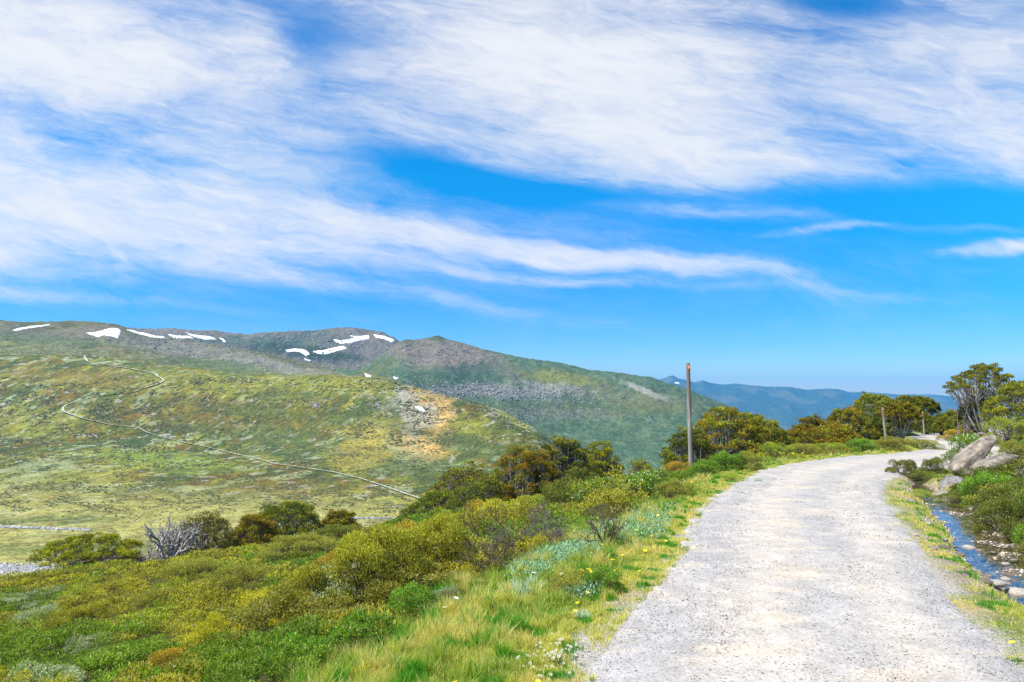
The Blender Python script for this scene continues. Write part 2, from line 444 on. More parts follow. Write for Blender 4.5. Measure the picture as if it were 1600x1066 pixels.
def axis(knots):
    o = [knots[0][0]]
    for (a, s0), (b, s1) in zip(knots[:-1], knots[1:]):
        v = a
        while v < b:
            f = (v - a) / (b - a); v += s0 + (s1 - s0) * f
            if v < b: o.append(v)
        o.append(b)
    return np.unique(np.array(o))
gx = axis([(-95, 3), (-40, 1.2), (-15, .35), (-2, .09), (3, .06), (10, .07), (14, .2), (30, .6), (60, 1.5), (130, 4)])
gy = axis([(-22, 2), (0, .4), (4, .07), (15, .07), (22, .2), (45, .6), (90, 1.5), (170, 4)])
GX, GY = np.meshgrid(gx, gy)
GZ = G(GX, GY)
edge = np.minimum.reduce([GX - gx[0], gx[-1] - GX, gy[-1] - GY])
GZ = GZ - 14 * sstep(14, 0, edge)
nx, ny = len(gx), len(gy)
ii = np.arange(nx * ny).reshape(ny, nx)
GF = np.stack([ii[:-1, :-1], ii[:-1, 1:], ii[1:, 1:], ii[1:, :-1]], -1).reshape(-1, 4)
print('near grid', nx, ny, time.time() - T0)
# ground colours: real soil, straw, grass and pebble bed
_x, _y = GX.ravel(), GY.ravel()
_lat, _s, _rz = road_s(_x, _y)
_d, _i = nearest(CREEK, np.stack([_x, _y], 1))
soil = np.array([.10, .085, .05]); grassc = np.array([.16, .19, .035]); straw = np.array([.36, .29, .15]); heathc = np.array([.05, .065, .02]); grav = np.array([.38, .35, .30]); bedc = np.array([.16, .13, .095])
n1_ = fbm(_x / 1.3, _y / 1.3, 4, 77); n2_ = fbm(_x / .35, _y / .35, 3, 78)
col = grassc[None] * (1 + .3 * n2_[:, None])
w = sstep(.0, .55, n1_ + .3 * n2_)[:, None]; col = col * (1 - w) + straw * w
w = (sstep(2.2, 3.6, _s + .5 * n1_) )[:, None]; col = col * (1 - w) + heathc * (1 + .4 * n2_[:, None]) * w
w = (sstep(.26, -.12, _s + .26 * n1_ + .12 * n2_))[:, None]; col = col * (1 - w) + grav * w
rg = (_lat > 0) & (_y < 24)
w = (rg * sstep(CREEK_W[_i] + .75, CREEK_W[_i] + .35, _d + .15 * n1_))[:, None]; col = col * (1 - w) + (np.array([.33, .27, .19]) * (1 + .25 * n2_[:, None])) * w
w = (rg * sstep(CREEK_W[_i] + .2, CREEK_W[_i] - .1, _d + .1 * n2_))[:, None]; col = col * (1 - w) + bedc * w
mg, t, b = new_mat('near_ground_soil'); nb = NB(t)
pos = nb.n('ShaderNodeNewGeometry').outputs['Position']
f1 = nb.ramp(nb.noise(pos, 30, 5, .65), .3, .7, .6, 1.35)
c = nb.mix(1.0, attr(nb), f1, 'MULTIPLY'); nb.l(c, b.inputs['Base Color'])
b.inputs['Roughness'].default_value = .95; b.inputs['Specular IOR Level'].default_value = .1
nb.bump(nb.noise(pos, 40, 6, .7), .7, .03, b)
link('ground', mk_mesh('ground', np.stack([_x, _y, GZ.ravel()], 1), [GF], col, [mg], True), kind='structure')

# ------------------------------------------------------------------ gravel road
nl, nc = 1400, 34
tL = resample(RL, nl); tR = resample(RR, nl)
u = np.linspace(-0.08, 1.08, nc)
P = tL[:, None, :] * (1 - u)[None, :, None] + tR[:, None, :] * u[None, :, None]
px_, py_ = P[..., 0], P[..., 1]
cz = road_z((tL + tR)[:, 1] / 2)[:, None]
ed = np.minimum(u, 1 - u)[None, :] * np.linalg.norm(tL - tR, axis=1)[:, None]
rut = -0.014 * np.exp(-((u - .24) / .09) ** 2) - 0.014 * np.exp(-((u - .74) / .09) ** 2)
zz = cz + 0.012 + rut[None] + .012 * fbm(px_ / .8, py_ / .8, 4, 3) - 0.045 * sstep(.36, -.06, ed + .30 * fbm(px_ / .45, py_ / .45, 5, 8)) - .10 * sstep(-.02, -.22, ed)
vi = np.arange(nl * nc).reshape(nl, nc)
RFc = np.stack([vi[:-1, :-1], vi[:-1, 1:], vi[1:, 1:], vi[1:, :-1]], -1).reshape(-1, 4)
wheel = np.exp(-((u - .36) / .16) ** 2) + np.exp(-((u - .80) / .12) ** 2)
wcol = np.tile(wheel, (nl, 1)) + .35 * fbm(px_ / 1.2, py_ / 2.4, 4, 15)
wcol = np.clip(wcol, 0, 1)[..., None]
rc = np.array([.365, .343, .32]) * (1 - wcol) + np.array([.46, .41, .35]) * wcol
rc = rc * (1 + .10 * fbm(px_ / .5, py_ / .5, 3, 16))[..., None]
ws_ = sstep(.30, .75, fbm(px_ / .9, py_ / .45, 3, 61) + .25 * np.exp(-((u - .45) / .1) ** 2))[..., None] * .35
rc = rc * (1 - ws_) + np.array([.62, .50, .34]) * ws_
mr_, t, b = new_mat('gravel'); nb = NB(t)
pos = nb.n('ShaderNodeNewGeometry').outputs['Position']
vo = nb.n('ShaderNodeTexVoronoi'); nb.l(pos, vo.inputs['Vector']); vo.inputs['Scale'].default_value = 55
vs = nb.n('ShaderNodeSeparateColor'); nb.l(vo.outputs['Color'], vs.inputs[0])
vo2 = nb.n('ShaderNodeTexVoronoi'); nb.l(pos, vo2.inputs['Vector']); vo2.inputs['Scale'].default_value = 130
vs2 = nb.n('ShaderNodeSeparateColor'); nb.l(vo2.outputs['Color'], vs2.inputs[0])
f = nb.ramp(vs.outputs[0], 0, 1, .84, 1.13, False)
f2 = nb.ramp(vs2.outputs[1], 0, 1, .86, 1.12, False)
dk = nb.ramp(vs.outputs[1], .95, .97, 1.0, .5)
cl = nb.ramp(nb.noise(pos, 4.0, 5, .7), .35, .7, .86, 1.1)
c = nb.mix(1.0, attr(nb), f, 'MULTIPLY'); c = nb.mix(1.0, c, f2, 'MULTIPLY'); c = nb.mix(1.0, c, dk, 'MULTIPLY'); c = nb.mix(1.0, c, cl, 'MULTIPLY')
nb.l(c, b.inputs['Base Color']); b.inputs['Roughness'].default_value = .9; b.inputs['Specular IOR Level'].default_value = .15
hh = nb.math('ADD', nb.math('MULTIPLY', vo.outputs['Distance'], -1.0), nb.math('MULTIPLY', nb.noise(pos, 60, 4, .7), .8))
nb.bump(hh, .4, .010, b)
link('gravel_road', mk_mesh('gravel_road', np.stack([px_, py_, zz], -1).reshape(-1, 3), [RFc], rc.reshape(-1, 3), [mr_], True), kind='structure')

# ------------------------------------------------------------------ far terrain (valley, hills, mountains) : columns of equal bearing, rows by distance
UP = np.concatenate([np.linspace(-700, -20, 90, endpoint=False), np.linspace(-20, 1620, 1000), np.linspace(1630, 2300, 70)])          # bearing of every column, as picture x
def curve(kn, sm=24):
    k = np.array(kn, float); g = np.arange(-760, 2361, 2.0); v = np.interp(g, k[:, 0], k[:, 1])
    if sm:
        kk = np.exp(-.5 * (np.arange(-3 * sm, 3 * sm + 1) / sm) ** 2); kk /= kk.sum()
        v = np.convolve(np.pad(v, 3 * sm, mode='edge'), kk, 'valid')
    return np.interp(UP, g, v)
def ze(py, y):
    e = (np.tan(PITCH) + (533 - py) / F) / (1 - (533 - py) / F * np.tan(PITCH))
    return CAM_Z + e * y
AU = np.array([dir_ae(u_, 615)[0] for u_ in UP])
CR_HILL = [(-700, 545), (0, 556), (120, 557), (250, 570), (330, 580), (400, 585), (480, 587), (540, 589), (600, 597), (650, 611), (700, 625), (760, 639), (800, 653), (840, 672), (870, 700), (920, 745), (1000, 780), (1200, 800), (2300, 800)]
CR_SPUR = [(-700, 470), (-200, 492), (0, 500), (60, 505), (180, 506), (190, 510), (215, 522), (260, 530), (350, 540), (400, 548), (450, 560), (500, 570), (560, 578), (600, 588), (640, 601), (700, 632), (800, 676), (900, 745), (1000, 790), (2300, 800)]
CR_PEAK = [(-700, 640), (400, 610), (500, 596), (545, 583), (570, 572), (590, 560), (606, 547), (622, 535), (634, 530), (645, 532), (660, 530), (672, 528), (676, 526), (684, 525), (690, 527), (700, 530), (720, 534), (750, 543), (780, 550), (800, 555), (840, 563), (865, 566), (885, 569), (920, 578), (960, 582), (1000, 588), (1015, 589), (1040, 598), (1060, 602), (1100, 619), (1150, 640), (1200, 660), (1250, 682), (1350, 720), (1600, 770), (2300, 790)]
CR_DOME = [(-700, 520), (0, 512), (150, 514), (190, 512.5), (230, 512), (260, 512.5), (300, 517), (340, 521), (390, 523), (425, 521), (460, 518), (490, 515), (520, 512.5), (550, 512.5), (580, 518), (600, 523), (612, 529), (640, 545), (700, 580), (800, 610), (1000, 650), (1250, 720), (2300, 780)]
CR_FAR = [(-700, 620), (600, 606), (900, 604), (1010, 602), (1030, 594), (1040, 590.5), (1047, 586), (1052, 586), (1058, 590), (1075, 593.5), (1085, 598), (1098, 596), (1110, 599), (1130, 601), (1150, 600), (1165, 602), (1200, 605), (1235, 604), (1260, 608), (1280, 607), (1310, 609), (1325, 612), (1350, 613), (1400, 617), (1450, 616), (1480, 619), (1520, 624), (1600, 632), (2300, 640)]
rows = []  # (y, z, weight of relief, n rows to the next)
yK0 = np.full(len(UP), 95.0); zK0 = G(AU * 95, yK0) - 2.0
lowr = curve([(-700, 0), (900, 0), (1300, 1), (2300, 1)])
YS = []; ZS = []
def knot(y, z): YS.append(np.asarray(y, float) * np.ones(len(UP))); ZS.append(np.asarray(z, float) * np.ones(len(UP)))
knot(yK0, zK0)
knot(200, curve([(-700, -50), (800, -52), (1000, -48), (1150, -40), (1300, -34), (1500, -30), (2300, -20)]))
knot(330, curve([(-700, -76), (560, -78), (1000, -88), (1150, -80), (2300, -66)]))
knot(455, curve([(-700, -80), (0, -80), (560, -79), (1000, -92), (2300, -80)]))
yH = curve([(-700, 1500), (0, 1450), (250, 1350), (400, 1250), (600, 1120), (700, 1030), (760, 960), (850, 850), (1000, 740), (2300, 700)])
pyH = curve(CR_HILL, 5); knot(yH * .55 + 455 * .45, ze(pyH + curve([(-700, 150), (300, 128), (600, 112), (760, 90), (870, 50), (1000, 20), (2300, 10)]), yH * .55 + 455 * .45))
knot(yH, ze(pyH, yH))
dip = curve([(-700, -6), (150, -5), (300, 3), (500, 8), (800, 10), (900, 0), (1000, 0), (2300, 0)])
yd = yH * 1.13; pyS = curve(CR_SPUR, 5); yS = curve([(-700, 2500), (0, 2400), (200, 2200), (400, 1950), (600, 1750), (800, 1550), (1000, 1250), (2300, 1200)])
knot(yd, ze(pyH + dip, yd))
knot(yS, ze(pyS, yS))
yP = curve([(-700, 2900), (600, 2700), (700, 2700), (900, 2600), (1100, 2500), (1300, 2300), (2300, 2200)]); pyP = curve(CR_PEAK, 1)
knot(yS * 1.12, ze(pyS + curve([(-700, 14), (500, 14), (700, 6), (900, 4), (2300, 4)]), yS * 1.12))
ym = yS * 1.12 * .5 + yP * .5
knot(ym, ze(np.maximum(pyS, pyP) * .45 + pyP * .55 + 14, ym))
knot(yP, ze(pyP, yP))
knot(yP * 1.12, ze(pyP + 26, yP * 1.12))
pyD = curve(CR_DOME, 1); knot(3550, ze(pyD, 3550)); knot(4050, ze(pyD + 24, 4050)); knot(7000, ze(np.maximum(curve(CR_FAR, 1) + 85, pyD + 30), 7000))
knot(12000, ze(curve(CR_FAR, 1) + 24, 12000)); knot(14000, ze(curve(CR_FAR, 1), 14000)); knot(16000, ze(curve(CR_FAR, 1) + 30, 16000)); knot(17000, ze(700, 17000))
YS = np.array(YS); ZS = np.array(ZS)
NR = [8, 14, 110, 210, 230, 10, 130, 8, 100, 140, 8, 70, 6, 10, 50, 40, 6, 4]
pts_t = np.concatenate([np.linspace(k, k + 1, n, endpoint=False) for k, n in enumerate(NR)] + [[len(NR)]])
kf = np.minimum(pts_t.astype(int), len(NR) - 1); ff = (pts_t - kf)[:, None]
Yf = YS[kf] * (1 - ff) + YS[kf + 1] * ff
# piecewise cubic (monotone) in distance
H_ = np.diff(YS, axis=0); Dl = np.diff(ZS, axis=0) / H_
M_ = np.zeros_like(ZS); 
same = (Dl[:-1] * Dl[1:]) > 0
M_[1:-1] = np.where(same, 2 * Dl[:-1] * Dl[1:] / (Dl[:-1] + Dl[1:] + 1e-9), 0); M_[0] = Dl[0]; M_[-1] = Dl[-1]
h = H_[kf]; tt = ff
Zf = ZS[kf] * (2 * tt ** 3 - 3 * tt ** 2 + 1) + M_[kf] * h * (tt ** 3 - 2 * tt ** 2 + tt) + ZS[kf + 1] * (-2 * tt ** 3 + 3 * tt ** 2) + M_[kf + 1] * h * (tt ** 3 - tt ** 2)
Xf = AU[None] * Yf
# relief: none at crests, gullies and knolls on the faces
crestw = np.ones(len(pts_t))
for k in (5, 7, 10, 12, 16):
    crestw *= 1 - .80 * np.exp(-((pts_t - k) / .16) ** 2)
crestw *= sstep(1.0, 3.4, pts_t)
floor_w = 1 - .85 * np.exp(-((pts_t - 2.6) / .8) ** 2)
amp = (0.0135 * np.minimum(Yf, 3500) + .004 * np.maximum(Yf - 3500, 0)) * (crestw * floor_w)[:, None]
rel = .75 * fbm(Xf / 420, Yf / 420, 3, 201) + .28 * (ridged(Xf / 210, Yf / 260, 4, 202) - .6) + .09 * fbm(Xf / 45, Yf / 45, 4, 203)
farw = sstep(4500, 6500, Yf)
rel = rel * (1 - farw) + farw * (1.5 * (ridged(Xf / 1400, Yf / 1900, 4, 205) - .6))
Zf = Zf + amp * rel
# rocky crest of the peak and small roughness everywhere
Zf = Zf + .0010 * Yf * fbm(Xf / 26, Yf / 26, 2, 207) * sstep(2.5, 4, pts_t)[:, None]
E_ = (Zf - CAM_Z) / Yf
CM = np.maximum.accumulate(E_, axis=0)
VIS = E_ >= CM - 1e-4
PX_, PY_ = pxpy(np.stack([Xf, Yf, Zf], -1))
def farhit(px, py):
    """points of the far terrain seen at picture positions (arrays)"""
    px = np.atleast_1d(np.asarray(px, float)); py = np.atleast_1d(np.asarray(py, float))
    o = np.zeros((len(px), 3))
    for n, (a_, b_) in enumerate(zip(px, py)):
        i = int(np.clip(np.searchsorted(UP, a_) - 1, 0, len(UP) - 2))
        _, e = dir_ae(a_, b_)
        k = int(np.searchsorted(CM[:, i], e)); k = min(max(k, 1), len(pts_t) - 1)
        e0, e1 = E_[k - 1, i], E_[k, i]; f = np.clip((e - e0) / (e1 - e0 + 1e-9), 0, 1)
        y = Yf[k - 1, i] + f * (Yf[k, i] - Yf[k - 1, i]); z = Zf[k - 1, i] + f * (Zf[k, i] - Zf[k - 1, i])
        o[n] = (dir_ae(a_, 615)[0] * y, y, z)
    return o
def farz(x, y):
    x = np.atleast_1d(x); y = np.atleast_1d(y); a = x / y
    ci = np.clip(np.interp(a, AU, np.arange(len(AU))), 0, len(AU) - 1.001); i = ci.astype(int); f = ci - i
    o = np.empty(len(x))
    for n in range(len(x)):
        z0 = np.interp(y[n], Yf[:, i[n]], Zf[:, i[n]]); z1 = np.interp(y[n], Yf[:, i[n] + 1], Zf[:, i[n] + 1])
        o[n] = z0 + (z1 - z0) * f[n]
    return o
print('far grid', Yf.shape, time.time() - T0)

# plant cover of the far slopes: every zone is a patch of real ground with its own plants
olive = np.array([.090, .096, .015]); grassy = np.array([.175, .178, .030]); brown = np.array([.115, .075, .018]); dark = np.array([.040, .062, .020])
grey = np.array([.26, .25, .22]); silver = np.array([.24, .28, .15]); bluegreen = np.array([.055, .105, .055]); purp = np.array([.165, .140, .108]); orange = np.array([.41, .26, .10]); bright = np.array([.22, .30, .045])
def mixc3(c, t_, w_): return c * (1 - w_[..., None]) + np.asarray(t_) * w_[..., None]
A1 = fbm(Xf / 60, Yf / 110, 4, 301, .58); A2 = fbm(Xf / 38, Yf / 60, 4, 302, .6); A3 = fbm(Xf / 16, Yf / 26, 2, 303, .6); A4 = fbm(Xf / 130, Yf / 200, 4, 304, .55)
C = np.tile(olive, Yf.shape + (1,))
C = mixc3(C, grassy, sstep(-.05, .32, A1 + .35 * A3))
C = mixc3(C, brown, sstep(-.02, .38, A2 + .25 * A3) * .85)
C = mixc3(C, dark, sstep(.02, .34, fbm(Xf / 30, Yf / 42, 3, 305, .62) + .3 * A3) * .85)
C = mixc3(C, dark * 1.2, sstep(.10, .38, fbm(Xf / 75, Yf / 130, 4, 315, .62)) * .75)
C = mixc3(C, silver, sstep(.34, .58, fbm(Xf / 45, Yf / 60, 3, 306, .6) + .2 * A3) * .6)
C = mixc3(C, grey, sstep(.50, .66, fbm(Xf / 18, Yf / 18, 2, 307, .65)) * .8)
wob = 10 * A2 + 9 * A1
def zone(cx, cy, rx, ry, rot, col_, amt, soft=.35, layer=None):
    global C
    a = R(rot); dx = (PX_ + wob * 1.4 - cx); dy = (PY_ + wob * .5 - cy)
    u_ = (dx * math.cos(a) + dy * math.sin(a)) / rx; v_ = (-dx * math.sin(a) + dy * math.cos(a)) / ry
    r_ = np.sqrt(u_ * u_ + v_ * v_) + .30 * A3
    w_ = sstep(1 + soft, 1 - soft, r_) * amt
    if layer is not None: w_ = w_ * ((pts_t >= layer[0]) & (pts_t <= layer[1]))[:, None]
    C = mixc3(C, col_, w_)
hill = (2.5, 5.3)
zone(300, 600, 300, 22, 2, grassy * 1.02, .5, .6, hill)
zone(560, 600, 130, 14, 3, grassy * .95, .5, .5, hill)
zone(60, 660, 90, 25, 0, grassy * 1.1, .5, .6, hill)
zone(340, 650, 190, 26, 3, brown * 1.1, .40, .5, hill)
zone(120, 590, 120, 14, 4, brown * 1.1, .5, .5, hill)
zone(430, 690, 130, 30, 10, dark * 1.6, .45, .5, hill)
zone(480, 640, 60, 30, 10, olive, .4, .5, hill)
zone(250, 720, 120, 14, 5, bright, .45, .5, hill)
zone(100, 745, 130, 16, -4, grassy * 1.15, .6, .5, hill)
zone(60, 735, 60, 12, -20, silver, .5, .5, hill)
zone(430, 760, 120, 20, 8, brown, .4, .5, hill)
zone(400, 800, 200, 12, 0, grassy, .45, .5, hill)
zone(660, 690, 60, 60, 75, grassy * 1.15, .2, .5, hill)
zone(610, 690, 75, 22, 15, dark * 1.5, .6, .4, hill)
zone(560, 720, 50, 16, -12, grassy * np.array([1.3, 1.1, 1]), .6, .4, hill)
zone(590, 690, 60, 28, -20, grassy * np.array([1.25, 1.05, 1.3]), .8, .45, hill)
zone(640, 700, 42, 26, 20, silver * .9, .75, .4, hill)
zone(668, 655, 32, 58, 15, orange * .9, .8, .55, hill)
zone(676, 690, 26, 24, 10, orange * np.array([.85, .85, .7]), .75, .55, hill); zone(590, 690, 66, 30, -20, grassy * np.array([1.3, 1.08, 1.5]), .6, .5, hill)
zone(640, 640, 20, 46, -20, grey * .95, .75, .4, hill)
zone(730, 665, 42, 14, 25, grassy * .95, .7, .4, hill)
zone(745, 700, 60, 16, 12, dark * 1.4, .6, .5, hill)
zone(800, 655, 26, 5, 32, grassy * 1.2, .7, .4, hill)
zone(800, 690, 60, 20, 12, olive * 1.1, .5, .5, hill)
zone(720, 690, 150, 12, 14, dark * 1.3, .55, .6, hill); zone(560, 650, 90, 10, -8, dark * 1.3, .5, .6, hill); zone(380, 640, 110, 9, 6, dark * 1.4, .4, .6, hill); zone(470, 620, 60, 7, 0, dark * 1.4, .5, .6, hill)
zone(690, 740, 120, 22, 8, dark * 1.7, .5, .5, hill)
# valley floor
fl = sstep(3.55, 3.1, pts_t)[:, None] * sstep(1.2, 2.0, pts_t)[:, None]
C = mixc3(C, np.array([.27, .255, .085]), fl * np.ones_like(PX_) * .72)
zone(150, 860, 150, 9, 0, dark * 1.8, .65, .5, (1.5, 3.5)); zone(60, 812, 120, 6, 0, dark * 1.8, .6, .5, (1.5, 3.8))
# spur: grey green rocky
sp = ((pts_t > 5.3) & (pts_t <= 7.2))
spw = (sp[:, None] * np.ones_like(PX_)) * .75
spc = np.array([.125, .125, .060])
C = mixc3(C, spc, spw * sstep(-200, 120, PX_) * .85)
zone(290, 545, 140, 12, 8, grey * .75, .6, .5, (5.1, 7.3)); zone(430, 572, 120, 10, 5, grey * .7, .55, .5, (5.1, 7.3))
zone(350, 572, 70, 10, 5, dark * 1.6, .7, .4, (5.1, 7.3)); zone(450, 560, 60, 7, 15, olive * .9, .6, .4, (5.1, 7.3)); zone(545, 580, 30, 7, 10, bluegreen, .8, .3, (5.1, 7.3))
zone(600, 592, 50, 6, 25, grassy * .9, .6, .4, (5.1, 7.3))
zone(40, 520, 140, 8, 4, purp * .85, .6, .5, (5.1, 7.3)); zone(60, 530, 120, 8, 4, bluegreen, .5, .5, (5.1, 7.3)); zone(150, 516, 60, 6, 0, purp, .7, .4, (5.1, 7.3))
# rocky peak
pk = ((pts_t > 7.2) & (pts_t <= 10.4))[:, None] * np.ones_like(PX_)
C = mixc3(C, bluegreen * 1.15, pk * .74)
zone(680, 552, 90, 26, 10, purp * 1.05, .95, .5, (7.2, 10.6)); zone(750, 562, 70, 16, 22, purp, .75, .5, (7.2, 10.4)); zone(590, 575, 40, 9, -25, olive, .6, .4, (7.2, 10.4))
zone(720, 590, 80, 18, -8, bluegreen * .75, .75, .4, (7.2, 10.4)); zone(880, 592, 60, 12, 8, grassy * 1.0, .75, .5, (7.2, 10.4)); zone(860, 607, 60, 7, 4, grey * 1.1, .6, .5, (7.2, 10.4))
zone(780, 612, 75, 9, 6, grey * .95, .5, .5, (7.2, 10.4)); zone(720, 612, 60, 7, 0, grey * .8, .35, .5, (7.2, 10.4)); zone(880, 645, 90, 9, 0, grey * .8, .35, .5, (7.2, 10.4))
zone(1000, 625, 100, 14, 8, np.array([.16, .15, .07]), .5, .6, (7.2, 10.4)); zone(1010, 612, 45, 4, 22, grey * 1.1, .7, .4, (7.2, 10.4)); zone(930, 640, 160, 12, 0, olive, .35, .5, (7.2, 10.4))
zone(690, 598, 60, 9, 10, dark * 1.4, .5, .5, (7.2, 10.4)); zone(676, 527, 22, 4, 0, dark, .7, .5, (7.2, 10.6)); zone(640, 535, 24, 6, 0, dark * 1.2, .6, .5, (7.2, 10.6))
# dome
dm_ = (pts_t > 10.4) & (pts_t <= 13.2)
C = mixc3(C, np.array([.125, .115, .100]), dm_[:, None] * np.ones_like(PX_) * .8)
zone(300, 520, 120, 6, 2, purp * 1.05, .7, .5, (10.4, 13.2)); zone(560, 525, 60, 8, 10, purp, .6, .5, (10.4, 13.2)); zone(400, 532, 100, 6, 3, bluegreen, .5, .5, (10.4, 13.2))
zone(460, 548, 80, 10, 6, dark * .9, .85, .4, (7.6, 13.2)); zone(520, 558, 60, 8, 5, dark * .8, .7, .4, (7.6, 13.2)); zone(480, 525, 40, 6, -10, bluegreen * .8, .6, .5, (10.4, 13.2))
# far range: forest
fr = (pts_t > 13.2)[:, None] * np.ones_like(PX_)
C = mixc3(C, np.array([.035, .075, .045]), fr * .9)
C = mixc3(C, np.array([.15, .15, .08]), fr * sstep(.1, .5, fbm(Xf / 500, Yf / 900, 3, 333)) * .5)
C = np.clip(C * (1 + .22 * fbm(Xf / 25, Yf / 30, 2, 334))[..., None], .01, .9)

C = C * (1 + .32 * sstep(2000, 1500, Yf))[..., None] * np.array([1.03, 1, .92])
mt, t, b = new_mat('far_slopes'); nb = NB(t)
pos = nb.n('ShaderNodeNewGeometry').outputs['Position']
nz1 = nb.noise(pos, 1 / 7.0, 6, .68); nz2 = nb.noise(pos, 1 / 2.2, 4, .7); nz3 = nb.noise(pos, 1 / 24.0, 5, .6)
c = nb.mix(1.0, attr(nb), nb.ramp(nz1, .3, .7, .62, 1.38), 'MULTIPLY')
c = nb.mix(1.0, c, nb.ramp(nz2, .3, .7, .62, 1.38), 'MULTIPLY')
c = nb.mix(nb.math('MULTIPLY', nb.ramp(nz1, .58, .68), nb.ramp(nz3, .42, .60)), c, (.035, .052, .018))
vo = nb.n('ShaderNodeTexVoronoi'); nb.l(pos, vo.inputs['Vector']); vo.inputs['Scale'].default_value = .16
rk = nb.math('MULTIPLY', nb.ramp(vo.outputs['Distance'], .30, .18), nb.ramp(nb.noise(pos, 1 / 60., 4, .6), .54, .66))
c = nb.mix(rk, c, (.36, .33, .29))
nb.l(c, b.inputs['Base Color']); b.inputs['Roughness'].default_value = .95; b.inputs['Specular IOR Level'].default_value = .05
nb.bump(nb.math('ADD', nz1, nb.math('MULTIPLY', nz2, .5)), 1.0, 3.0, b)
def sheet(name, r0, r1):
    V = np.stack([Xf[r0:r1 + 1], Yf[r0:r1 + 1], Zf[r0:r1 + 1]], -1).reshape(-1, 3)
    n_ = r1 - r0 + 1; v = np.arange(n_ * len(UP)).reshape(n_, len(UP))
    Fq = np.stack([v[:-1, :-1], v[:-1, 1:], v[1:, 1:], v[1:, :-1]], -1).reshape(-1, 4)
    return link(name, mk_mesh(name, V, [Fq], C[r0:r1 + 1].reshape(-1, 3), [mt], True), kind='structure')
ri = lambda t_: int(np.argmin(np.abs(pts_t - t_)))
sheet('valley_floor', 0, ri(3)); sheet('hillside', ri(3), ri(6)); sheet('rocky_hillside', ri(6), ri(8)); sheet('mountain', ri(8), ri(11)); sheet('snowy_mountain', ri(11), ri(13)); sheet('distant_mountains', ri(13), len(pts_t) - 1)
print('far meshes', time.time() - T0)

# ------------------------------------------------------------------ haze
mh = bpy.data.materials.new('haze'); mh.use_nodes = True; t = mh.node_tree; t.nodes.clear()
o_ = t.nodes.new('ShaderNodeOutputMaterial'); v_ = t.nodes.new('ShaderNodeVolumePrincipled')
v_.inputs['Color'].default_value = (.11, .49, 1.0, 1); v_.inputs['Density'].default_value = HAZE_D if 'HAZE_D' in globals() else 5.2e-5; v_.inputs['Anisotropy'].default_value = 0.0
t.links.new(v_.outputs[0], o_.inputs['Volume'])
zt = float(Zf.max()) + 10; zb = float(min(Zf.min(), GZ.min())) - 1.5
bx = np.array([[x, y, z] for z in (zb, zt) for y in (-60, 17300) for x in (-26500, 26500)], float)
bf = np.array([[0, 2, 3, 1], [4, 5, 7, 6], [0, 1, 5, 4], [2, 6, 7, 3], [0, 4, 6, 2], [1, 3, 7, 5]])
link('haze', mk_mesh('haze', bx, [bf], None, [mh]), kind='stuff')
# ------------------------------------------------------------------ walking track, snow, river on the far slopes
def ribbon(name, pl, width, mat, colr, step=2.0, lift=1.6, jit=.25):
    A = Acc()
    for line in pl:
        q = []
        for (a0, b0), (a1, b1) in zip(line[:-1], line[1:]):
            n = max(1, int(math.hypot(a1 - a0, b1 - b0) / step))
            for k in range(n): q.append((a0 + (a1 - a0) * k / n, b0 + (b1 - b0) * k / n))
        q.append(line[-1]); q = np.array(q)
        Pw = farhit(q[:, 0], q[:, 1])[:, :2]
        keep = [0]
        for k in range(1, len(Pw)):
            if np.linalg.norm(Pw[k] - Pw[keep[-1]]) > width * .7: keep.append(k)
        Pw = Pw[keep]
        if len(Pw) > 6:
            for _ in range(2): Pw[1:-1] = (Pw[:-2] + 2 * Pw[1:-1] + Pw[2:]) / 4
        T = unit(np.gradient(Pw, axis=0)); Nn = np.stack([T[:, 1], -T[:, 0]], 1)
        rr = np.random.default_rng(5)
        wv = (np.maximum(width, (.0013 + .0013 * sstep(1000, 1130, Pw[:, 1])) * Pw[:, 1]) * (1 + jit * rr.normal(size=len(Pw))))[:, None]
        rowsV = []
        for f in (-.5, 0, .5):
            p = Pw + Nn * wv * f; z = farz(p[:, 0], p[:, 1]) + lift
            rowsV.append(np.c_[p, z])
        V = np.stack(rowsV, 1); z = V[..., 2].max(1, keepdims=True); V[..., 2] = z
        n = len(Pw); v = np.arange(n * 3).reshape(n, 3)
        Fq = np.stack([v[:-1, :-1], v[:-1, 1:], v[1:, 1:], v[1:, :-1]], -1).reshape(-1, 4)
        A.add(V.reshape(-1, 3), Fq, colr)
    return A
TRACK = [[(129, 557), (131, 561), (135, 566)], [(150, 567), (160, 570.5)], [(160, 570.5), (180, 574), (201, 577), (213, 580), (222, 581), (232, 583), (243, 586), (244, 589), (250, 592), (256, 595.5), (251, 599), (240, 603), (225, 607.5), (215, 611), (209, 614), (204, 614.5), (180, 617), (160, 619.5), (138, 623), (120, 628), (104, 634), (98, 639.5), (101, 645), (112, 649.5), (135, 656.5), (160, 662), (178, 666), (200, 667.5), (219, 670), (231, 677), (255, 684), (290, 693), (330, 701), (380, 713), (402, 717), (430, 726), (470, 731.5), (520, 739), (560, 748), (600, 761), (640, 775), (662, 782)]]
mtr = vcol_mat('track_gravel', .9, .3, .15)
A = ribbon('walking_track', TRACK, 1.5, mtr, (.46, .42, .31), lift=1.4)
link('walking_track', A.mesh('walking_track', [mtr]), kind='structure')
RIV = [[(-60, 888), (0, 887), (40, 888), (80, 888), (110, 887), (150, 885)], [(-60, 821), (0, 822.5), (30, 824), (70, 826), (110, 827), (150, 827.5)], [(545, 810), (600, 810), (650, 812)]]
mw2, t, b = new_mat('river_water'); b.inputs['Base Color'].default_value = (.10, .12, .12, 1); b.inputs['Roughness'].default_value = .15
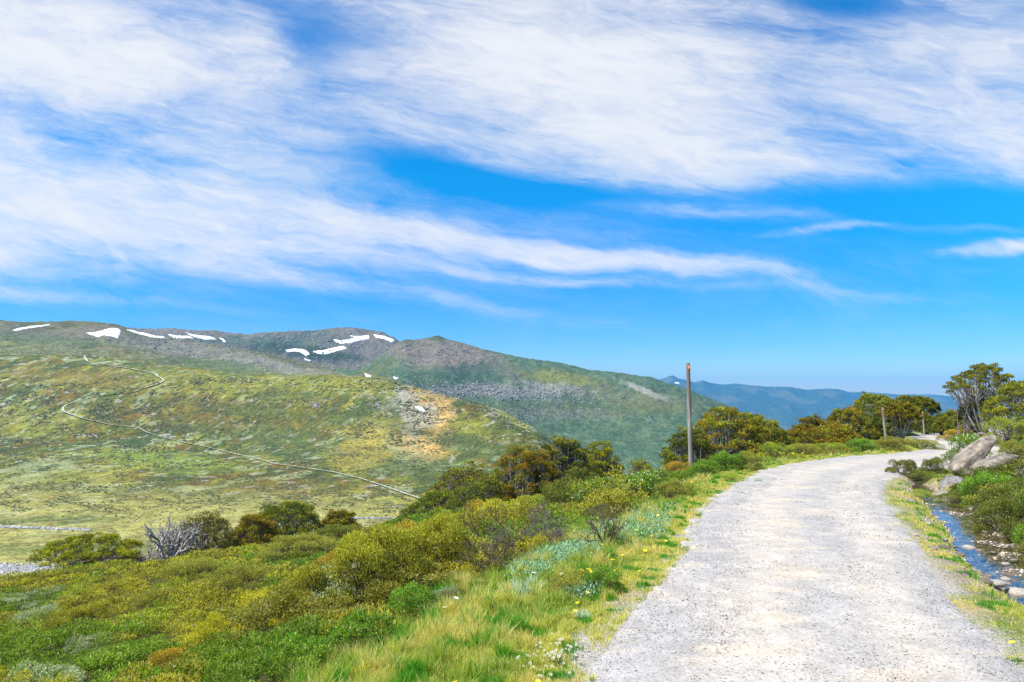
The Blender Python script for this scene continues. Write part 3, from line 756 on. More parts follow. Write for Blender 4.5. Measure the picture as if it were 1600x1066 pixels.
A = ribbon('river', RIV, 5, mw2, (.1, .1, .1), 4, .15, .1); link('river', A.mesh('river', [mw2]), kind='structure')

ms, t, b = new_mat('old_snow'); nb = NB(t)
pos = nb.n('ShaderNodeNewGeometry').outputs['Position']
nb.l(nb.mix(nb.ramp(nb.noise(pos, .08, 5, .65), .45, .75), (.86, .88, .90), (.52, .50, .47)), b.inputs['Base Color']); b.inputs['Roughness'].default_value = .7
b.inputs['Specular IOR Level'].default_value = .2
def inpoly(x, y, poly):
    p = np.array(poly); ins = np.zeros(x.shape, bool); j = len(p) - 1
    for i in range(len(p)):
        c_ = ((p[i, 1] > y) != (p[j, 1] > y)) & (x < (p[j, 0] - p[i, 0]) * (y - p[i, 1]) / (p[j, 1] - p[i, 1] + 1e-12) + p[i, 0])
        ins ^= c_; j = i
    return ins
SNOW = [([(14, 516), (25, 512.5), (45, 509.5), (76, 506.5), (62, 510), (40, 513), (20, 517)], 'thin snow streak highest on the left end of the skyline ridge'),
 ([(130, 520), (145, 519), (160, 515), (170, 512.5), (181, 513), (185, 517), (181, 528), (170, 525), (158, 524), (150, 527), (140, 524)], 'broad heart shaped snow patch under the left skyline ridge'),
 ([(193, 514.5), (210, 517), (235, 522), (256, 527), (252, 528.5), (235, 527), (213, 521.5)], 'long wedge of snow slanting down right of the broad heart shaped patch'),
 ([(258, 522), (275, 524.5), (293, 525), (300, 528.5), (270, 528.5), (266, 526)], 'low flat snow strip between two slanting snow wedges'),
 ([(286, 519), (300, 523), (325, 525.5), (336, 530), (318, 530.5), (298, 526)], 'slanting snow wedge at the right end of the skyline row'),
 ([(340, 527), (346, 529), (352, 535), (347, 534.5)], 'tiny comma of snow just right of the skyline row of patches'),
 ([(520, 530), (530, 532), (545, 530), (553, 528), (545, 524.5), (560, 525.5), (575, 523.5), (576, 530), (560, 532), (545, 536), (530, 537.5), (521, 534)], 'ragged snow patch high on the face of the rounded dome mountain'),
 ([(582, 522.5), (600, 525), (616, 531), (611, 534.5), (598, 529), (586, 528)], 'snow patch on the right shoulder of the rounded dome mountain'),
 ([(485, 549), (505, 547), (520, 543), (535, 540.5), (541, 545), (525, 549), (509, 554), (495, 553)], 'bright leaf shaped snow patch below the ragged one on the dome'),
 ([(443, 547), (460, 544.5), (475, 546), (484, 553), (478, 557), (465, 549.5), (447, 550)], 'broken snow band on dark cliffs at the foot of the dome'),
 ([(473, 559.5), (486, 563), (481, 565.5), (475, 563)], 'small snow scrap below the broken band on dark cliffs'),
 ([(569, 582.5), (580, 587.5), (578, 592), (571, 588)], 'small snow patch on the rocky saddle left of the craggy peak'),
 ([(612, 587.5), (623, 591), (617, 593)], 'tiny snow dot at the foot of the craggy peak'),
 ([(649, 634.5), (658, 636), (666, 641), (661, 645), (655, 641), (648, 637.5)], 'lone snow patch on the orange eroded side of the near spur'),
 ([(1054, 597.5), (1060, 597), (1063, 599), (1057, 600)], 'faint snow speck under the far blue summit')]
for poly, lab in SNOW:
    p = np.array(poly, float)
    xs = np.arange(p[:, 0].min() - .5, p[:, 0].max() + 1, .5); ys = np.arange(p[:, 1].min() - .5, p[:, 1].max() + 1, .35)
    X_, Y_ = np.meshgrid(xs, ys)
    wx_ = X_ + .9 * fbm(X_ / 3, Y_ / 1.6, 3, 41); wy_ = Y_ + .5 * fbm(X_ / 3, Y_ / 1.6, 3, 42)
    ins = inpoly(wx_, wy_, poly)
    if ins.sum() < 4: ins = inpoly(X_, Y_, poly)
    W_ = farhit(X_.ravel(), Y_.ravel()).reshape(X_.shape + (3,))
    def erode(m): 
        o = m.copy(); o[1:] &= m[:-1]; o[:-1] &= m[1:]; o[:, 1:] &= m[:, :-1]; o[:, :-1] &= m[:, 1:]; return o
    i1 = erode(ins); i2 = erode(i1)
    yy = W_[..., 1]; W_[..., 2] += (-.0004 + .0005 * ins + .0003 * i1 + .0002 * i2) * yy
    v = np.arange(X_.size).reshape(X_.shape)
    ok = ins[:-1, :-1] | ins[1:, 1:] | ins[:-1, 1:] | ins[1:, :-1]
    q4 = np.stack([yy[:-1, :-1], yy[:-1, 1:], yy[1:, 1:], yy[1:, :-1]], -1)
    ok &= (q4.max(-1) - q4.min(-1)) < .06 * q4.min(-1)
    Fq = np.stack([v[1:, :-1], v[1:, 1:], v[:-1, 1:], v[:-1, :-1]], -1)[ok]
    if not len(Fq): continue
    lab_ = np.arange(X_.size)
    for _ in range(400):
        mn = lab_[Fq].min(1); nl2 = lab_.copy(); np.minimum.at(nl2, Fq.ravel(), np.repeat(mn, 4))
        if (nl2 == lab_).all(): break
        lab_ = nl2
    ids, ct = np.unique(lab_[Fq[:, 0]], return_counts=True); Fq = Fq[lab_[Fq[:, 0]] == ids[ct.argmax()]]
    used, inv = np.unique(Fq, return_inverse=True)
    link('snow_patch', mk_mesh('snow_patch', W_.reshape(-1, 3)[used], [inv.reshape(Fq.shape)], None, [ms], True), label=lab, cat='snow patch', group='old snow patches on the mountains')

def rock_proto(rng, sub=2, cuts=7, rough=.12):
    import bmesh
    bm = bmesh.new(); bmesh.ops.create_icosphere(bm, subdivisions=sub, radius=1)
    V = np.array([v.co[:] for v in bm.verts]); Fc = np.array([[v.index for v in f.verts] for f in bm.faces]); bm.free()
    for d in rand_dirs(rng, cuts):
        h = rng.uniform(.55, .85); s_ = V @ d; V = V - np.maximum(s_ - h, 0)[:, None] * d * .92
    V = V * (1 + rough * fbm(V[:, 0] * 1.7 + rng.uniform(0, 50), V[:, 1] * 1.7 + V[:, 2] * 1.3, 4, 5))[:, None]
    return V, Fc
rng = np.random.default_rng(7)
ROCKS = [rock_proto(rng, 1, 6, .1) for _ in range(6)]
def scatter_rocks(A, Pts, size, cols, rng, flat=.7):
    ks = rng.integers(0, 6, len(Pts)); th = rng.uniform(0, 6.28, len(Pts))
    for k in range(6):
        m = ks == k; V, Fc = ROCKS[k]; n = m.sum()
        if not n: continue
        c_, s_ = np.cos(th[m]), np.sin(th[m]); st = rng.uniform(.7, 1.3, (n, 2))
        X = V[None, :, 0] * st[:, :1]; Y = V[None, :, 1] * st[:, 1:]
        W = np.stack([X * c_[:, None] - Y * s_[:, None], X * s_[:, None] + Y * c_[:, None], np.broadcast_to(V[None, :, 2] * flat, X.shape)], -1) * size[m][:, None, None] + Pts[m][:, None]
        Fa = (Fc[None] + (np.arange(n) * len(V))[:, None, None]).reshape(-1, 3)
        A.add(W.reshape(-1, 3), Fa, np.repeat(cols[m], len(V), 0))
# boulders of the river bed
A = Acc(); qx = []; qy = []
for _ in range(1500): qx.append(rng.uniform(-40, 112)); qy.append(888 + rng.normal() * 3.0 + (2 if _ % 5 else -4))
for _ in range(500): v_ = rng.uniform(-40, 150); qx.append(v_); qy.append(822.5 + max(v_, 0) * .04 + rng.normal() * .7)
for _ in range(60): qx.append(rng.uniform(545, 652)); qy.append(810 + rng.normal() * .8)
Pw = farhit(np.array(qx), np.array(qy)); sz = rng.uniform(.3, 1.0, len(Pw)) * np.where(rng.random(len(Pw)) < .05, 1.8, 1) * Pw[:, 1] / 420
g_ = rng.uniform(.22, .46, len(Pw))[:, None]
scatter_rocks(A, Pw, sz, g_ * np.array([1, .97, .92]), rng); link('river_boulders', A.mesh('river_boulders', [M_PEB]), kind='stuff')
# scattered tors and scree on the slopes
A = Acc(); qx = []; qy = []; sc_ = []
def scree(cx, cy, sx, sy, n, rot=0, s=1.0):
    a = R(rot)
    for _ in range(n):
        u_, v_ = rng.normal() * sx, rng.normal() * sy
        qx.append(cx + u_ * math.cos(a) - v_ * math.sin(a)); qy.append(cy + u_ * math.sin(a) + v_ * math.cos(a)); sc_.append(s * rng.uniform(.5, 1.5))
scree(780, 612, 70, 7, 900, 4, 1.3); scree(710, 612, 40, 5, 250, 0, 1.2); scree(870, 607, 40, 5, 250, 0, 1); scree(880, 645, 70, 8, 300, 0, 1); scree(820, 655, 25, 8, 120, 0, 1)
scree(640, 640, 9, 28, 160, -20, .9); scree(665, 680, 26, 24, 120, 0, .55); scree(600, 700, 50, 20, 110, 0, .5); scree(300, 545, 90, 9, 350, 6, 1.3); scree(430, 570, 60, 8, 260, 5, 1.2); scree(495, 633, 3, 2.5, 30, 0, 1.8)
scree(590, 635, 8, 3, 25, 0, 1.5); scree(620, 660, 20, 10, 60, 0, 1.1); scree(550, 620, 60, 12, 60, 0, 1); scree(200, 585, 15, 3, 40, 0, 1); scree(185, 700, 12, 3, 20, 0, .9); scree(215, 765, 14, 4, 30, 0, .7); scree(15, 762, 20, 4, 60, 0, .8)
scree(300, 680, 200, 60, 260, 0, .6); scree(690, 552, 50, 14, 260, 10, 1.2); scree(550, 570, 40, 8, 100, 5, 1.2); scree(780, 650, 16, 2, 40, 32, 1.2); scree(530, 535, 70, 10, 160, 5, 1.6); scree(620, 570, 20, 12, 60, -20, 1.2)
Pw = farhit(np.array(qx), np.array(qy)); m = Pw[:, 1] > 470; Pw = Pw[m]; sz = (np.array(sc_)[m] * .0010) * Pw[:, 1]
g_ = rng.uniform(.15, .33, len(Pw))[:, None]
scatter_rocks(A, Pw, sz, g_ * np.array([1, .95, .90]), rng); link('hillside_boulders', A.mesh('hillside_boulders', [M_PEB]), kind='stuff')
# low bushes all over the near spur and the valley side
A = Acc(); n = 42000
qx = rng.uniform(-60, 900, n * 2); qy = rng.uniform(590, 880, n * 2)
nn = fbm(qx / 45, qy / 12, 4, 61, .6) + .2 * rng.normal(size=n * 2)
tp_ = np.concatenate([np.stack([np.linspace(a0, a1, 12), np.linspace(b0, b1, 12)], 1) for ln_ in TRACK for (a0, b0), (a1, b1) in zip(ln_[:-1], ln_[1:])])
dt_, di_ = nearest(tp_ * np.array([1, 2.2]), np.stack([qx, qy * 2.2], 1))
m = (nn > .10) & ~((dt_ < 9) & (qy > tp_[di_, 1] - 1)); qx, qy = qx[m][:n], qy[m][:n]
Pw = farhit(qx, qy); m = (Pw[:, 1] > 400) & (Pw[:, 1] < 1600) & ~((Pw[:, 1] < 520) & (rng.random(len(Pw)) < .85)); Pw = Pw[m]
sz = rng.uniform(.35, 1.0, len(Pw)) ** 1.5 * .0019 * Pw[:, 1]
th = np.linspace(0, 2 * np.pi, 6, endpoint=False)
dome = np.concatenate([np.c_[np.cos(th), np.sin(th), np.full(6, -.25)], np.c_[.72 * np.cos(th + .4), .72 * np.sin(th + .4), np.full(6, .42)], [[0, 0, .62]]])
df4 = np.array([[i, (i + 1) % 6, 6 + (i + 1) % 6, 6 + i] for i in range(6)]); df3 = np.array([[6 + i, 6 + (i + 1) % 6, 12] for i in range(6)])
W = dome[None] * (1 + .22 * rng.normal(size=(len(Pw), 13, 1))) * sz[:, None, None] * np.array([1.25, 1.0, .8]) + Pw[:, None]
kc = rng.random(len(Pw))[:, None]
cc = np.where(kc < .5, np.array([.045, .068, .020]), np.where(kc < .8, np.array([.085, .085, .024]), np.array([.12, .085, .03]))) * rng.uniform(.7, 1.3, (len(Pw), 1))
off = (np.arange(len(Pw)) * 13)[:, None, None]
A.add(W.reshape(-1, 3), (df4[None] + off).reshape(-1, 4), np.repeat(cc, 13, 0))
A.F[3] = [(df3[None] + off).reshape(-1, 3)]
link('hillside_bushes', A.mesh('hillside_bushes', [M_PEB]), kind='stuff')
print('far details', time.time() - T0)

# ------------------------------------------------------------------ plants: builders
GREENS = dict(
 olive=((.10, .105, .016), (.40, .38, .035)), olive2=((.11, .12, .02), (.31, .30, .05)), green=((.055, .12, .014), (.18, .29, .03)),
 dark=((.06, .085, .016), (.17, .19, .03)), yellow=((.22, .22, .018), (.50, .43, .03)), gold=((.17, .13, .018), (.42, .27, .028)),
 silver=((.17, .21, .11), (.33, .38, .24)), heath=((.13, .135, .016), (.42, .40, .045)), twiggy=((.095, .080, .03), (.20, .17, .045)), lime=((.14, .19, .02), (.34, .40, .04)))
def shrub_cloud(rng, n, lumps=9, leafL=.05, kind='olive', hgt=.8, spike=0.0):
    """leaves of one shrub of radius 1; returns P, D, colours"""
    base, tip = map(np.array, GREENS[kind])
    cz = []
    for k in range(lumps):
        a = k * 2.39996 + rng.normal() * .35
        if k % 5 < 2: r = rng.uniform(.60, .80); zc = rng.uniform(.06, .26) * hgt; cr = rng.uniform(.20, .29)
        else: r = math.sqrt(rng.random()) * .66; zc = (1 - r * r) ** .5 * hgt * rng.uniform(.60, .86); cr = rng.uniform(.17, .29)
        cz.append((r * math.cos(a), r * math.sin(a), zc, cr))
    cz = np.array(cz)
    k = rng.choice(len(cz), n * 2, p=cz[:, 3] ** 2 / (cz[:, 3] ** 2).sum())
    d = rand_dirs(rng, n * 2); d[:, 2] = np.where(d[:, 2] < -.35, -d[:, 2], d[:, 2])
    rr = cz[k, 3] * (1.08 - .45 * rng.random(n * 2) ** 1.3)
    P = cz[k, :3] + d * rr[:, None] * np.array([1, 1, .85])
    dist = np.linalg.norm((P[:, None] - cz[None, :, :3]) / cz[None, :, 3:4], axis=2); dist[np.arange(len(P)), k] = 9
    keep = (dist.min(1) > .62) & (P[:, 2] > .02)
    P, d, k = P[keep][:n], d[keep][:n], k[keep][:n]
    D = unit(d * .8 + np.array([0, 0, .25 + spike]) + .6 * rng.normal(size=P.shape))
    h = np.clip(P[:, 2] / hgt, 0, 1); t = np.clip(-.02 + .35 * h + .22 * rng.normal(size=len(P)) + (rng.normal(size=len(cz)) * .18)[k] + .55 * sstep(.1, .8, d[:, 2]), 0, 1)[:, None]  # lump tops lighter, bases darker: light and shade put into the leaf colour
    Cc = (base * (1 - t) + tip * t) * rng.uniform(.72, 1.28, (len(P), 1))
    fk = rng.random(len(P)); Cc[fk < .05] = np.array([.42, .36, .20]) * rng.uniform(.7, 1.2, ((fk < .05).sum(), 1)); Cc[fk > .96] = np.array([.10, .06, .03])
    return P, D, Cc, cz
def shrub_mesh(rng, n, kind, leafL, W_=.35, lumps=9, hgt=.8, flowers=0, spike=0.0, body=True):
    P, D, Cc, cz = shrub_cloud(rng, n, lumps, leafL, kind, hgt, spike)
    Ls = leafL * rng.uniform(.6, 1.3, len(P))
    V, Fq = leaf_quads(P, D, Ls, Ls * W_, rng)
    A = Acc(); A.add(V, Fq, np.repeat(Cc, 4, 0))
    if flowers:
        m = rng.choice(np.where(P[:, 2] > .25 * hgt)[0], flowers)
        for a_ in range(3):
            V, Fq = leaf_quads(P[m] + D[m] * leafL * .8, rand_dirs(rng, flowers), leafL * .7, leafL * .6, rng)
            A.add(V, Fq, (.62, .62, .55))
    S = Acc(); P0 = []; P1 = []; R0 = []; R1 = []
    for c_ in cz:
        b0 = np.array([rng.normal() * .06, rng.normal() * .06, -.05]); m1 = (b0 + c_[:3] * .85) / 2 + rng.normal(size=3) * .06
        P0 += [b0, m1]; P1 += [m1, c_[:3] * .85]; R0 += [.014, .010]; R1 += [.010, .006]
        for _ in range(5):
            e = c_[:3] * .9 + rand_dirs(rng, 1)[0] * c_[3] * .8; P0.append(m1 * .3 + c_[:3] * .7); P1.append(e); R0.append(.008); R1.append(.003)
    V, Fq = tubes(P0, P1, R0, R1, 4); S.add(V, Fq, (.10, .075, .06))
    return A, S
SHR = {}
def shrub_set(kind, key=None, nvar=4, n=5200, leafL=.055, W_=.36, lumps=30, hgt=.8, flowers=0, seed=0, spike=0.0):
    key = key or kind; r_ = np.random.default_rng(seed + 100)
    SHR[key] = []
    for v in range(nvar):
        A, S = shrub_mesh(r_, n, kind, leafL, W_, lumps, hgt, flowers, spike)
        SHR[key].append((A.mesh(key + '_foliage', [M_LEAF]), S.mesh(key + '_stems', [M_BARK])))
shrub_set('olive', seed=1, nvar=5, n=21000, leafL=.034, W_=.48); shrub_set('olive2', seed=2, nvar=4, n=17000, leafL=.034, W_=.48); shrub_set('green', seed=3, nvar=4, n=11000, leafL=.05, W_=.5); shrub_set('dark', seed=4, nvar=4, n=17000, leafL=.037, W_=.48)
shrub_set('yellow', seed=5, nvar=3, n=11000, leafL=.042, W_=.45); shrub_set('gold', seed=6, nvar=3, n=9000, leafL=.045, W_=.45); shrub_set('silver', seed=7, nvar=2, n=3500, leafL=.08, W_=.22, spike=.4)
shrub_set('green', 'flowered', seed=8, nvar=2, n=6000, leafL=.06, W_=.45, flowers=130); shrub_set('lime', seed=9, nvar=2, n=6000, leafL=.05)
shrub_set('twiggy', seed=10, nvar=3, n=2600, leafL=.04)
_cnt = {}
def shrub(px, py, wpx, hpx, kind, label, group=None, y=None, cat='shrub'):
    if y is None: P = hit(px, py)
    else:
        a, e = dir_ae(px, py); P = np.array([a * y, y, float(G(np.array([a * y]), np.array([y]))[0])])
    k = _cnt.get(kind, 0); _cnt[kind] = k + 1
    ff, st = SHR[kind][k % len(SHR[kind])]
    w = wpx / F * P[1] / 2.05; h_ = hpx / F * P[1] / .92
    root = bpy.data.objects.new('shrub', None); COL.objects.link(root)
    g = G(np.array([P[0] - .4, P[0] + .4, P[0], P[0]]), np.array([P[1], P[1], P[1] - .4, P[1] + .4]))
    nv = Vector((-(g[1] - g[0]) / .8 * .8, -(g[3] - g[2]) / .8 * .8, 1)).normalized(); qz = Vector((0, 0, 1)).rotation_difference(nv)
    from mathutils import Quaternion
    root.rotation_mode = 'QUATERNION'; root.rotation_quaternion = qz @ Quaternion((0, 0, 1), random.Random(k * 7 + len(kind)).uniform(0, 6.28))
    root.location = (P[0], P[1], P[2] - .06); root.scale = (w, w, h_)
    tag(root, label, cat, group)
    link('foliage', ff, root); link('stems', st, root)
    return root

def bez(p0, p1, p2, n):
    t = np.linspace(0, 1, n + 1)[:, None]
    return (1 - t) ** 2 * p0 + 2 * t * (1 - t) * p1 + t * t * p2
def gum_tree(px, pl, pr, ptop, y, label, style='dome', kind=('olive', 'gold'), seed=0, group='snow gums along the road and slope', nleaf=9000, bark=(.26, .23, .20), leafpx=1.5, sink=0.0):
    r_ = np.random.default_rng(seed)
    a, _ = dir_ae(px, 615); x = a * y; z0 = float(G(np.array([x]), np.array([y]))[0]) - sink
    _, e = dir_ae(px, ptop); H = CAM_Z + e * y - z0; W = (pr - pl) / F * y / 2
    H = max(H, 1.0); cxo = ((pl + pr) / 2 - px) / F * y
    root = bpy.data.objects.new('snow_gum', None); COL.objects.link(root); root.location = (x, y, z0 - .05)
    tag(root, label, 'tree', group)
    ns = {'dome': 13, 'umbrella': 11, 'low': 14}[style]
    # clump centres
    cl = []
    ncl = {'dome': 190, 'umbrella': 120, 'low': 170}[style]
    big = [(r_.uniform(0, 6.28), r_.uniform(.1, .8), r_.uniform(-.10, .10)) for _ in range(5)]
    for k in range(ncl):
        an = k * 2.39996 + r_.normal() * .25; r = math.sqrt((k + .5) / ncl) * .92
        bump_ = sum(h_ * math.exp(-((r * math.cos(an) - q * math.cos(a_)) ** 2 + (r * math.sin(an) - q * math.sin(a_)) ** 2) / .08) for a_, q, h_ in big)
        if style == 'umbrella': zc = .95 - .34 * r ** 2.4 + r_.normal() * .035 + bump_ * .7; cr = r_.uniform(.055, .10); fl_ = .6
        elif style == 'dome': zc = .92 - .60 * r ** 2.6 + r_.normal() * .03 + bump_; cr = r_.uniform(.07, .14); fl_ = .7
        else: zc = .88 - .74 * r ** 2.3 + r_.normal() * .04 + bump_; cr = r_.uniform(.08, .15); fl_ = .8
        cl.append((r * math.cos(an), r * math.sin(an), min(zc, .97) - abs(r_.normal()) * (.05 if style == 'umbrella' else .10), cr, fl_))
    if style != 'umbrella':
        for k in range(46 if style == 'low' else 30):
            an = r_.uniform(0, 6.28); r = r_.uniform(.35, .88); cl.append((r * math.cos(an), r * math.sin(an), r_.uniform(.15, .5), r_.uniform(.09, .15), .6))
    else:
        for k in range(12):
            an = r_.uniform(0, 6.28); r = r_.uniform(.15, .7); cl.append((r * math.cos(an), r * math.sin(an), r_.uniform(.35, .65), r_.uniform(.06, .11), .6))
    cl = np.array(cl); S3 = np.array([W, W, H])
    cc = cl[:, :3] * S3; cc[:, 0] += cxo * np.clip(cl[:, 2], 0, 1)
    cr = cl[:, 3] * min(W, H * 1.2)
    # stems
    P0 = []; P1 = []; R0 = []; R1 = []
    def path(pts, ra, rb):
        n = len(pts) - 1
        for q in range(n):
            P0.append(pts[q]); P1.append(pts[q + 1]); R0.append(ra + (rb - ra) * q / n); R1.append(ra + (rb - ra) * (q + 1) / n)
    tr = .017 * H + .008 * W
    stems = []
    for s_ in range(ns):
        an = s_ * 6.283 / ns + r_.normal() * .3; sp = r_.uniform(.12, .62)
        b0 = np.array([math.cos(an) * .05 * W, math.sin(an) * .05 * W, 0]); tip_ = np.array([math.cos(an) * sp * W + cxo * .5, math.sin(an) * sp * W, H * r_.uniform(.42, .58)])
        midp = (b0 + tip_) / 2 + np.array([math.cos(an), math.sin(an), -.3]) * W * .06 + r_.normal(size=3) * .05 * W
        path(bez(b0, midp, tip_, 5), tr * r_.uniform(.7, 1.1), tr * .5); stems.append(tip_)
    stems = np.array(stems)
    for q in range(len(cc)):
        dd = np.linalg.norm((stems - cc[q])[:, :2], axis=1) + r_.uniform(0, .2 * W, len(stems)); s_ = int(dd.argmin())
        st = stems[s_]
        if cc[q][2] < st[2]: st = st * np.array([.5, .5, .45])
        midp = st * .5 + cc[q] * .5 + np.array([0, 0, -.05 * H]) + r_.normal(size=3) * .05 * W
        path(bez(st, midp, cc[q], 4), tr * .34, tr * .10)
        for _ in range(3):
            e_ = cc[q] + rand_dirs(r_, 1)[0] * cr[q] * np.array([.95, .95, cl[q, 4]]) * r_.uniform(.6, 1.1); s0 = bez(st, midp, cc[q], 4)[3]
            path(np.array([s0, (s0 + e_) / 2 + r_.normal(size=3) * .02 * W, e_]), tr * .09, tr * .04)
    V, Fq = tubes(P0, P1, np.maximum(R0, .006), np.maximum(R1, .004), 5)
    A = Acc(); A.add(V, Fq, np.array(bark) * r_.uniform(.7, 1.2, (len(V), 1))); link('trunk', A.mesh('gum_trunk', [M_BARK], True), root)
    # leaves
    b0, t0 = map(np.array, GREENS[kind[0]]); b1, t1 = map(np.array, GREENS[kind[1]])
    w_ = cr ** 2 * (1.0 + .3 * r_.random(len(cr))); n = nleaf
    n = int(n * 2.4); k = r_.choice(len(cr), n, p=w_ / w_.sum()); d = rand_dirs(r_, n); d[:, 2] = np.where(d[:, 2] < -.25, -d[:, 2], d[:, 2])
    sub = .10 * r_.normal(size=(n, 3)) * cr[k][:, None]
    P = cc[k] + d * (cr[k] * (1 - .45 * r_.random(n) ** 1.6))[:, None] * np.stack([np.ones(n), np.ones(n), cl[k, 4]], 1) + sub
    D = unit(d * .6 + r_.normal(size=(n, 3)) * .6 + np.array([0, 0, .15]))
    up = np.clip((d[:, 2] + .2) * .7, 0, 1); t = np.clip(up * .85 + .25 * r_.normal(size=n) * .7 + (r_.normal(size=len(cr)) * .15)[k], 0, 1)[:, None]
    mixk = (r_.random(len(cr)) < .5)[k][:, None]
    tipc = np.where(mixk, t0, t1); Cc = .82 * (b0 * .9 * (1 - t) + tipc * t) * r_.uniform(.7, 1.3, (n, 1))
    Ls = leafpx * 1.9 * y / 739 * r_.uniform(.7, 1.3, n)
    V, Fq = leaf_quads(P, D, Ls, Ls * .42, r_)
    A = Acc(); A.add(V, Fq, np.repeat(Cc, 4, 0)); link('crown', A.mesh('gum_crown', [M_LEAF]), root)
    return root
def bare_tree(P, W, H, seed, label, name, cat, col_, depth=4, n0=6, r0=.05, group=None, up=.9, spread=.8):
    r_ = np.random.default_rng(seed); P0 = []; P1 = []; R0 = []; R1 = []
    def grow(p, d, L_, r, k):
        q = p; segs = 3
        for s_ in range(segs):
            d = unit(d + r_.normal(size=3) * .22); e = q + d * L_ / segs
            P0.append(q); P1.append(e); R0.append(r * (1 - .25 * s_ / segs)); R1.append(r * (1 - .25 * (s_ + 1) / segs)); q = e
            if k > 0 and s_ > 0: grow(q, unit(d + r_.normal(size=3) * .75 + np.array([0, 0, .15])), L_ * r_.uniform(.5, .75), r * .55, k - 1)
        if k > 0: grow(q, unit(d + r_.normal(size=3) * .4), L_ * .7, r * .7, k - 1)
    for s_ in range(n0):
        an = s_ * 6.283 / n0 + r_.normal() * .4
        grow(np.zeros(3), unit(np.array([math.cos(an) * spread, math.sin(an) * spread, up])), .5, r0, depth)
    V, Fq = tubes(P0, P1, np.maximum(R0, .004), np.maximum(R1, .003), 5)
    mx = np.abs(V[:, :2]).max(); V[:, :2] *= W / 2 / mx; V[:, 2] *= H / V[:, 2].max()
    A = Acc(); A.add(V, Fq, np.array(col_) * r_.uniform(.8, 1.2, (len(V), 1)))
    root = link(name, A.mesh(name, [M_BARK], True), loc=P, label=label, cat=cat, group=group)
    return root
